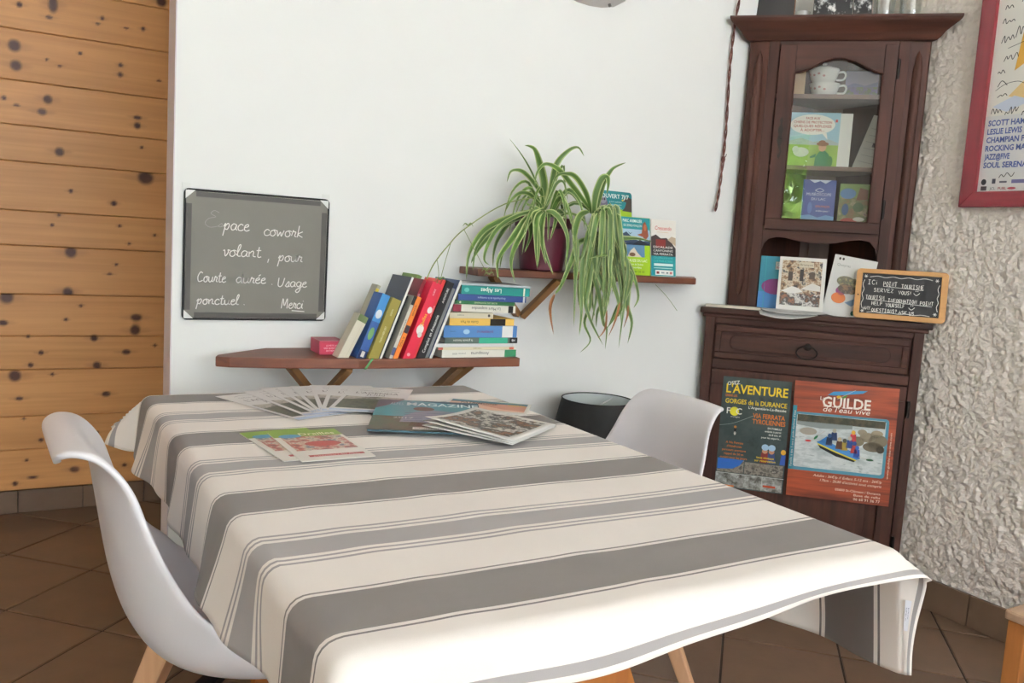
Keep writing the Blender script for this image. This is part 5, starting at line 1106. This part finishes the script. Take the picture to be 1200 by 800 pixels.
p = Print(); MA = photo_mat('animal_print', ['#b9b59a', '#7c7a52', '#4f4a36', '#9a8a5c', '#c9c6b4'], 45); p.ell(.058, .132, .032, .02, MA, 2); p.ell(.085, .118, .022, .03, MA, 3); p.ell(.065, .105, .03, .018, photo_mat('animal_print_brown', ['#5a4030', '#8a6a4a', '#3f3326', '#a08660'], 50), 4); p.ell(.048, .095, .018, .016, '#8a3a70', 3); p.ell(.045, .068, .025, .02, '#c97038', 3); p.poly([(.07, .055), (.10, .075), (.125, .072), (.11, .06), (.095, .045)], '#7d96b0', 3); p.ell(.105, .022, .007, .009, '#2f6a5a', 2); p.text('Queyras', .015, .185, .010, '#8a8c84', 3); p.ell(.02, .212, .004, .005, '#3a2a20', 2); p.ell(.032, .212, .004, .005, '#3a2a20', 2); p.build(parent=o)
# chalk sign
cs = thing('chalk_sign', 'small blackboard sign in a rounded light wood frame on the worktop', 'sign'); prop(cs, .136, .022, 1.014, 12, .4, -7)
M_lw = wood_mat('light_frame_wood', '#c4935a', '#ad7c46', .5, 0, 50, 3, .5)
CWd, CHt = .300, .180
outer = rrect(0, CWd, 0, CHt, .014, 4); inner = rrect(.020, CWd - .022, .018, CHt - .016, .002, 4)
mb = MB(); n_ = len(outer); vs = [(x, y, z_) for z_ in (0, .011) for ringp in (outer, inner) for x, y in ringp]
fs = []
for k in range(n_):
    k2 = (k + 1) % n_
    fs += [(k, k2, n_ + k2, n_ + k)[::-1], (2 * n_ + k, 2 * n_ + k2, 3 * n_ + k2, 3 * n_ + k), (k, k2, 2 * n_ + k2, 2 * n_ + k), (n_ + k, n_ + k2, 3 * n_ + k2, 3 * n_ + k)]
mb.add(vs, fs); mb.build('frame', M_lw, cs, bevel=.002)
MB().box(.0202, CWd - .0222, .0182, CHt - .0162, .001, .006).build('slate', mat('black_slate', '#2b2b2c', .7, var=.08, vscale=30), cs)
MB().tube([(.011, .083, .0095), (.011, .083, .0118)], .0028, 8).build('hole', mat('dark_hole', '#2a1c12', .8), cs)
p = Print(); Ck = '#e6e4dc'; L_ = 31
sx = lambda x: .020 + (x - 205) / (1070 - 205) * (CWd - .042) ; sy = lambda y: .018 + (600 - y) / (600 - 185) * (CHt - .034)
def row(s_, x0, x1, y, h): caps(p, s_, sx(x0), sy(y), h, .0019, Ck, L_, sx(x1) - sx(x0))
row('ICi', 275, 400, 298, .016); row('POINT', 445, 600, 308, .016); row('TOURISME', 645, 895, 322, .0145); row('SERVEZ', 345, 570, 372, .013); row('VOUS!', 620, 775, 385, .013)
row('TOURISM', 262, 470, 455, .015); row('INFORMATION', 515, 830, 468, .012); row('POINT', 862, 1010, 478, .013); row('HELP', 335, 460, 510, .013); row('YOURSELF', 490, 705, 520, .013); row('ANY', 245, 330, 562, .012); row('QUESTIONS?', 340, 630, 578, .012); row('ASK', 640, 735, 585, .012); row('US', 755, 815, 590, .012)
p.stroke([(sx(445), sy(312)), (sx(885), sy(330))], .0016, Ck, L_); p.stroke([(sx(275), sy(452)), (sx(990), sy(490))], .0016, Ck, L_)
for cx, cy in ((815, 360), (775, 510)): p.stroke([(sx(cx - 32), sy(cy + 5)), (sx(cx), sy(cy + 25)), (sx(cx + 34), sy(cy))], .002, Ck, L_); p.ell(sx(cx - 8), sy(cy - 18), .0014, .0018, Ck, L_); p.ell(sx(cx + 12), sy(cy - 18), .0014, .0018, Ck, L_)
def wave(x0, y0, x1, y1, n, a):
    P = []
    for k in range(2 * n + 1):
        t = k / (2 * n); dx_, dy_ = x1 - x0, y1 - y0; l_ = math.hypot(dx_, dy_); s_ = a * (1 if k % 2 else -1)
        P.append((x0 + dx_ * t - dy_ / l_ * s_, y0 + dy_ * t + dx_ / l_ * s_))
    p.stroke(P, .0019, Ck, L_)
wave(.045, CHt - .027, CWd - .05, CHt - .027, 4, .0022); wave(.045, .0235, CWd - .05, .0235, 4, .0014); wave(.0265, .035, .0265, CHt - .04, 3, .0024); wave(CWd - .029, .04, CWd - .029, CHt - .045, 3, .0022)
for cx, cy in ((.032, CHt - .027), (CWd - .036, CHt - .030), (.030, .026), (CWd - .034, .030)):
    for a in (0, 60, 120): p.stroke([(cx - .006 * math.cos(R(a)), cy - .006 * math.sin(R(a))), (cx + .006 * math.cos(R(a)), cy + .006 * math.sin(R(a)))], .0017, Ck, L_)
p.build('chalk_writing', cs)
# thin booklet lying flat and an opened one drooping over the edge
o = thing('thin_book', 'thin cream book lying flat on the left of the cabinet worktop', 'book'); place(o, cw(-.385, .010, 1.0130), CE, CN)
MB().box(0, .20, 0, .055, 0, .008).build('pages', mat('cream_pages', '#cfc6b6', .7), o); MB().box(-.001, .201, -.001, .056, .008, .0095).build('cover', mat('paper_cream', '#d6cfc0', .5), o)
o = thing('open_brochure', 'opened white brochure drooping over the front of the cabinet worktop', 'brochure'); place(o, cw(-.195, .028, 1.0225), CE, CN)
for nm, (w_, sag, zz) in (('page', (.215, .012, 0)), ('cover', (.20, .022, -.0045))):
    n = 12; vs = []
    for j in range(n + 1):
        for i in range(n + 1):
            u, v = i / n, j / n; x = w_ * u; y = -.062 + .06 * v; 
            d_ = max(0, 1 - v) ; vs.append((x + .03 * d_ * (1 if nm == 'page' else .3), y - .0 , zz - sag * d_ ** 1.6 * math.sin(math.pi * min(1, .18 + u * .8)) - (.004 if nm == 'cover' else 0) * d_))
    s_ = MB().add(vs, [(j * (n + 1) + i, j * (n + 1) + i + 1, (j + 1) * (n + 1) + i + 1, (j + 1) * (n + 1) + i) for j in range(n) for i in range(n)]).build(nm, mat('grey_white_paper', '#c9c8c4', .5), o, smooth=60)
    md = s_.modifiers.new('thickness', 'SOLIDIFY'); md.thickness = .0012

# inside the glazed part
M_china = mat('white_china', '#dedbd5', .18, coat=.4); M_flor = ink('#b98a84')
def cup(u, v, z, label, lid=False):
    o = thing('china_cup', label, 'cup', cw(u, v, z), R(-46 - 12), 'china cups in the cabinet')
    MB().lathe([(0, .002), (.034, 0), (.038, .004), (.046, .016), (.052, .035), (.054, .046), (.0555, .048), (.053, .047), (.05, .035), (.044, .016), (.034, .006), (0, .005)], 36).build('bowl', M_china, o, smooth=50)
    MB().tube(crom([(.050, 0, .040), (.070, 0, .042), (.078, 0, .030), (.070, 0, .014), (.046, 0, .014)], 5), .0042, 8).build('handle', M_china, o, smooth=60)
    p = Print()
    for a, zz in ((-2.1, .026), (-1.75, .03), (-1.4, .022), (-2.5, .03)):
        p.ell(a, zz, .10, .004, M_flor, 1, 8)
    p.build('flower_print', o, fn=lambda a, zz, q: ((.0485 + (zz - .016) * .3 + .0016) * math.cos(a), (.0485 + (zz - .016) * .3 + .0016) * math.sin(a), zz))
    if lid:
        l = MB().lathe([(.056, .0485), (.055, .053), (.035, .062), (.012, .067), (.007, .068), (.009, .074), (.006, .078), (0, .079)], 32).build('lid', M_china, o, smooth=50)
    return o
cup(-.030, .195, 1.8188, 'lower white china cup with pink flowers in the cabinet'); cup(-.036, .195, 1.8188 + .0485, 'upper white china cup with lid stacked on another cup', True)
o = sheet('landscape_card', 'purple lavender field picture card on the top cabinet shelf', .115, .105, '#7a6f8a', .003, 'card'); prop(o, .045, .215, 1.819, 8)
p = Print(); p.rect(0, .04, .115, .105, '#8d86a0', 1); p.rect(0, 0, .115, .045, photo_mat('lavender_print', ['#4a4a3a', '#6a5a86', '#5c6a3c', '#7d6e9a'], 40), 2); p.poly([(0, .045), (.03, .06), (.07, .05), (.115, .065), (.115, .045)], '#6b6a8c', 2); p.build(parent=o)
o = thing('cardboard_box', 'small tan cardboard box beside the china cups', 'box'); prop(o, -.155, .190, 1.8186, 0)
MB().box(0, .055, 0, .095, -.05, 0).build('carton', mat('tan_card', '#a98a64', .7), o, bevel=.002); MB().box(.002, .053, .0952, .0962, -.048, -.002).build('flap', mat('tan_card_flap', '#9c7d58', .7), o)
# picture book about guard dogs
o = thing('picture_book', 'picture book with a speech bubble and green shepherd on the cabinet shelf', 'book'); prop(o, -.148, .150, 1.5588, 4)
MB().box(0, .185, 0, .200, -.003, 0).build('cover', mat('cover_skyblue', '#9fc3d3', .4), o); MB().box(.181, .228, .001, .199, -.006, -.0032).build('endpaper', M_pw, o); MB().box(.0, .183, .002, .198, -.012, -.0034).build('pages', M_page, o)
p = Print(); p.poly([(0, .06), (0, .09), (.06, .085), (.12, .095), (.185, .085), (.185, .0), (0, .0)], '#8fae4a', 1); p.poly([(.0, .09), (.05, .105), (.10, .09), (.15, .102), (.185, .088), (.185, .08), (0, .08)], '#a9b4b4', 2)
p.ell(.088, .155, .080, .038, '#efece4', 3, 28); p.poly([(.125, .122), (.145, .10), (.14, .125)], '#efece4', 3)
for k, (s_, w_) in enumerate((('FACE AUX', .05), ('CHIENS DE PROTECTION', .135), ('QUELQUES RÉFLEXES', .135), ('À ADOPTER...', .085))): p.text(s_, .088, .174 - .0145 * k, .0095, '#b8502c', 4, w=w_, al='c', bold=.014)
p.poly([(.105, .0), (.108, .035), (.12, .055), (.14, .06), (.155, .045), (.16, .0)], '#2f7a4a', 4); p.ell(.130, .072, .014, .016, '#c89a76', 5); p.ell(.130, .084, .022, .008, '#8a5a34', 6); p.ell(.128, .090, .012, .008, '#8a5a34', 6); p.poly([(.108, .035), (.09, .03), (.088, .036), (.11, .048)], '#2f7a4a', 5); p.ell(.055, .052, .028, .018, '#d9d9d4', 4); p.ell(.035, .062, .012, .012, '#cfcfca', 5); p.ell(.16, .02, .01, .02, '#3f7a3a', 5); p.rect(.168, .165, .176, .175, '#c83a32', 3)
p.build(parent=o)
o = sheet('paper_sheet', 'grey printed paper leaning at the right of the cabinet shelf', .10, .205, '#b3b0ab', .002, 'paper'); prop(o, .092, .165, 1.5592, 10, -14, -25)
p = Print(); p.rect(.04, .09, .055, .105, '#4a4a4c', 2)
for k in range(6): p.rect(.012, .03 + .025 * k, .085, .032 + .025 * k, '#8f8d8a', 1)
p.build(parent=o)
o = sheet('leaflet', 'blue lake museum leaflet on the lower cabinet shelf', .118, .182, '#3d4a8a', .003); prop(o, -.072, .150, 1.3312, 7)
p = Print(); p.rect(0, .03, .118, .182, '#3f4f92', 1); p.poly([(0, 0), (.118, 0), (.118, .045), (.09, .05), (.06, .04), (.03, .05), (0, .045)], '#6f9ac4', 2); p.rect(0, 0, .118, .022, '#c08a7a', 3); p.poly([(.02, .182), (.04, .170), (.06, .178), (.08, .168), (.10, .182)], '#d8dce8', 3); p.stroke([(.045, .142), (.060, .150), (.075, .142), (.060, .136), (.045, .142)], .0018, '#e6e8f0', 4); p.text('MUSÉOSCOPE', .059, .122, .011, '#dfe3f0', 4, w=.088, al='c'); p.text('DU LAC', .059, .105, .010, '#dfe3f0', 4, w=.05, al='c'); p.text('SERRE-PONÇON', .10, .078, .008, '#d2703c', 4, w=.05, al='r', bold=.01); p.text('embarquez !', .10, .062, .007, '#e6e8f0', 4, al='r'); p.ell(.03, .075, .008, .022, '#5f78b4', 3); p.build(parent=o)
o = sheet('comic_leaflet', 'colourful cartoon leaflet right of the blue museum leaflet', .105, .172, '#8a7a5a', .003); prop(o, .058, .150, 1.3312, 8, 0, -6)
p = Print(); p.rect(0, 0, .105, .172, photo_mat('cartoon_print', ['#4a3a2c', '#8a6a48', '#6f7a4a', '#a89878', '#5a4a5c'], 24), 1); p.rect(0, .12, .105, .172, '#7f9a58', 2); p.ell(.03, .135, .028, .02, '#5b7fae', 3); p.poly([(.06, .11), (.10, .115), (.10, .15), (.07, .158)], '#7d5638', 3); p.ell(.025, .075, .012, .022, '#3f5a86', 3); p.ell(.04, .028, .03, .016, '#a83a30', 3); p.ell(.075, .04, .02, .008, '#dcd8d0', 4); p.ell(.07, .085, .018, .018, '#4f6a3c', 3); p.build(parent=o)

# on top of the cabinet
ZTOP = 2.0735
o = thing('slate_panel', 'black slate panel with wooden edge on the cabinet top', 'panel'); prop(o, -.338, .150, ZTOP, 3)
MB().box(.004, .172, .004, .196, -.010, -.002).build('slate', mat('dark_slate', '#1d1b1a', .6, var=.1), o); ring_ = [(0, .176, 0, .004), (0, .176, .196, .2), (0, .004, .004, .196), (.172, .176, .004, .196)]
for a in ring_: MB().box(a[0], a[1], a[2], a[3], -.012, 0).build('edge', mat('thin_wood_edge', '#6d4a30', .6), o)
cw_ = thing('white_cup', 'small white cup with handle on the cabinet top', 'cup', cw(-.132, .21, ZTOP), R(120))
MB().lathe([(0, .002), (.018, 0), (.022, .01), (.026, .055), (.027, .06), (.024, .058), (.02, .01), (0, .006)], 24).build('bowl', M_china, cw_, smooth=50); MB().tube(crom([(.024, 0, .045), (.040, 0, .045), (.042, 0, .025), (.022, 0, .018)], 4), .004, 8).build('handle', M_china, cw_, smooth=60)
M_bw = photo_mat('black_white_print', ['#101010', '#1a1a1a', '#151515', '#d8d8d4', '#e8e8e4'], 16, stretch=(1, .8, 1))
for u, w_, lb in ((-.098, .136, 'black and white photo card on the cabinet top, wider one'), (.0405, .064, 'black and white photo card on the cabinet top, narrow one')):
    o = sheet('photo_card', lb, w_, .15, '#1c1c1d', .003, 'photo', 'photo cards on the cabinet top'); prop(o, u, .150, ZTOP, 5)
    Print().rect(.002, .002, w_ - .002, .148, M_bw, 1).build('photo', o)
M_gl = glass_mat('drinking_glass', '#eef0ee', .12)
for u, lb in ((.148, 'left ribbed drinking glass on the cabinet top'), (.238, 'right ribbed drinking glass on the cabinet top')):
    o = thing('drinking_glass', lb, 'glass', cw(u, .19, ZTOP), 0, 'ribbed glasses on the cabinet top')
    n = 48; prof = [(.030, 0), (.034, .004), (.037, .06), (.040, .13), (.038, .13), (.035, .06), (.030, .012), (0, .010)]
    vs = []
    for r_, z_ in prof:
        for k in range(n):
            rr = r_ * (1 + (.02 if k % 2 else -.02) * (1 if .003 < z_ < .11 else 0)); a = 2 * math.pi * k / n; vs.append((rr * math.cos(a), rr * math.sin(a), z_))
    MB().add(vs, [(i * n + k, i * n + (k + 1) % n, (i + 1) * n + (k + 1) % n, (i + 1) * n + k) for i in range(len(prof) - 1) for k in range(n)]).build('tumbler', M_gl, o, smooth=30)
    MB().lathe([(0, 0), (.030, 0), (.031, .009), (0, .009)], 32).build('thick_base', M_gl, o, smooth=40)
# braided cord hanging from the cabinet top
cd = thing('leather_cord', 'braided red-brown leather cord hanging beside the cabinet', 'cord')
base = crom([cw(-.30, .13, 2.285), Vector((2.325, 2.44, 2.20)), Vector((2.315, 2.456, 2.10)), Vector((2.306, 2.456, 1.98)), Vector((2.306, 2.457, 1.85)), Vector((2.312, 2.457, 1.70)), Vector((2.312, 2.457, 1.58)), Vector((2.306, 2.457, 1.46)), Vector((2.288, 2.450, 1.37))], 8)
M_cord = mat('red_brown_leather', '#5a2a1e', .6)
for k in range(2):
    P = [q + Vector((math.cos(i * .8 + k * math.pi) * .0032, math.sin(i * .8 + k * math.pi) * .0032, 0)) for i, q in enumerate(base)]
    MB().tube(P, .0028, 6).build('strand', M_cord, cd, smooth=60)
q = base[-16]; MB().lathe([(0, -.012), (.006, -.010), (.008, 0), (.006, .010), (0, .012)], 8, tuple(q)).build('knot', M_cord, cd, smooth=50)
MB().tube([q + Vector((0, 0, .0)), q + Vector((.008, -.004, .012)), q + Vector((.010, -.004, .02))], .0016, 5).build('loose_end', M_cord, cd)

# ================================================================== framed signed poster on the right wall
fr = thing('framed_poster', 'red framed festival poster covered in black signatures on the rough wall', 'picture frame'); place(fr, (XR - .0175, 1.823, 1.420), (0, -1, 0), (0, 0, 1))
FW, FH = .56, .80
M_red = wood_mat('red_frame', '#7d1a26', '#5f1019', .4, 1, 60, 3, .5, coat=.3); M_red2 = wood_mat('red_frame_cross', '#7d1a26', '#5f1019', .4, 0, 60, 3, .5, coat=.3)
w_ = .052
for nm, poly, mm in (('frame_bottom', [(0, 0), (FW, 0), (FW - w_, w_), (w_, w_)], M_red2), ('frame_top', [(w_, FH - w_), (FW - w_, FH - w_), (FW, FH), (0, FH)], M_red2), ('frame_side', [(0, 0), (w_, w_), (w_, FH - w_), (0, FH)], M_red), ('frame_side', [(FW, 0), (FW, FH), (FW - w_, FH - w_), (FW - w_, w_)], M_red)):
    MB().prism(poly, 0, .022, 'z').build(nm, mm, fr, bevel=.003)
MB().box(w_ - .005, FW - w_ + .005, w_ - .005, FH - w_ + .005, .001, .006).build('poster_sheet', mat('poster_white', '#dcdad6', .5), fr)
p = Print(.0002)
p.rect(w_, .30, FW - w_, FH - w_, mat('poster_tint', '#e6e2d8', .5), 31); p.poly([(.12, .36), (.20, .44), (.26, .55), (.40, .60), (FW - w_, .50), (FW - w_, .34), (.30, .31)], '#e3c48a', 32); p.poly([(.13, .44), (.22, .50), (.25, .62), (.15, .60)], '#dda94a', 33); p.ell(.26, .38, .06, .07, '#cdb6bd', 33); p.poly([(.07, .33), (.14, .36), (.20, .34), (.12, .31)], '#cfd6e4', 33)
B = '#55639a'
for k, s_ in enumerate(('SCOTT HAMILTON', 'LESLIE LEWIS', 'CHAMPIAN FULTON', 'ROCKING MALINES', 'JAZZ@FIVE', 'SOUL SERENADERS')):
    p.text(s_, .064, .268 - .0275 * k, .0185, B, 35, w=(.185, .115, .198, .185, .085, .198)[k], bold=.03)
Bk = '#1c1c1e'
rs = random.Random(21)
def sign(x, y, w_2, h_, n):
    P = []; 
    for k in range(n): P.append((x + w_2 * k / n + rs.uniform(-.3, .3) * w_2 / n, y + (h_ if k % 2 else 0) * rs.uniform(.3, 1) + rs.uniform(-.15, .15) * h_ + k * h_ * .06))
    p.stroke(P, .0023, Bk, 36)
for x, y, w_2, h_, n in ((.085, .685, .05, .02, 7), (.16, .70, .06, .025, 8), (.075, .64, .035, .018, 5), (.13, .655, .06, .03, 9), (.07, .595, .05, .02, 7), (.20, .62, .08, .03, 10), (.075, .535, .05, .025, 7), (.12, .55, .07, .03, 9), (.09, .475, .055, .02, 7), (.16, .49, .09, .03, 11), (.075, .435, .03, .015, 5), (.075, .395, .06, .02, 3), (.085, .36, .04, .012, 5), (.07, .305, .04, .018, 7), (.115, .30, .05, .02, 8), (.17, .295, .06, .02, 9), (.12, .098, .06, .012, 6), (.25, .54, .1, .03, 9), (.30, .66, .1, .03, 9), (.28, .44, .1, .03, 8)): sign(x, y, w_2, h_, n)
p.stroke([(.10, .515), (.17, .535)], .0016, Bk, 36); p.stroke([(.075, .382), (.105, .40), (.145, .405), (.17, .395)], .0016, Bk, 36)
p.ell(.072, .084, .009, .010, '#333335', 34); p.rect(.064, .056, .084, .070, '#3a3436', 34); p.rect(.10, .078, .112, .094, '#4a4a55', 34); p.rect(.125, .080, .150, .086, '#6a6a72', 34); p.rect(.165, .078, .23, .090, '#77719a', 34); p.text('JCL', .095, .058, .009, '#45454a', 35); p.text('PUBL', .123, .058, .009, '#9a3038', 35, bold=.01); p.ell(.168, .062, .014, .004, '#b0505a', 34)
p.build('print', fr)
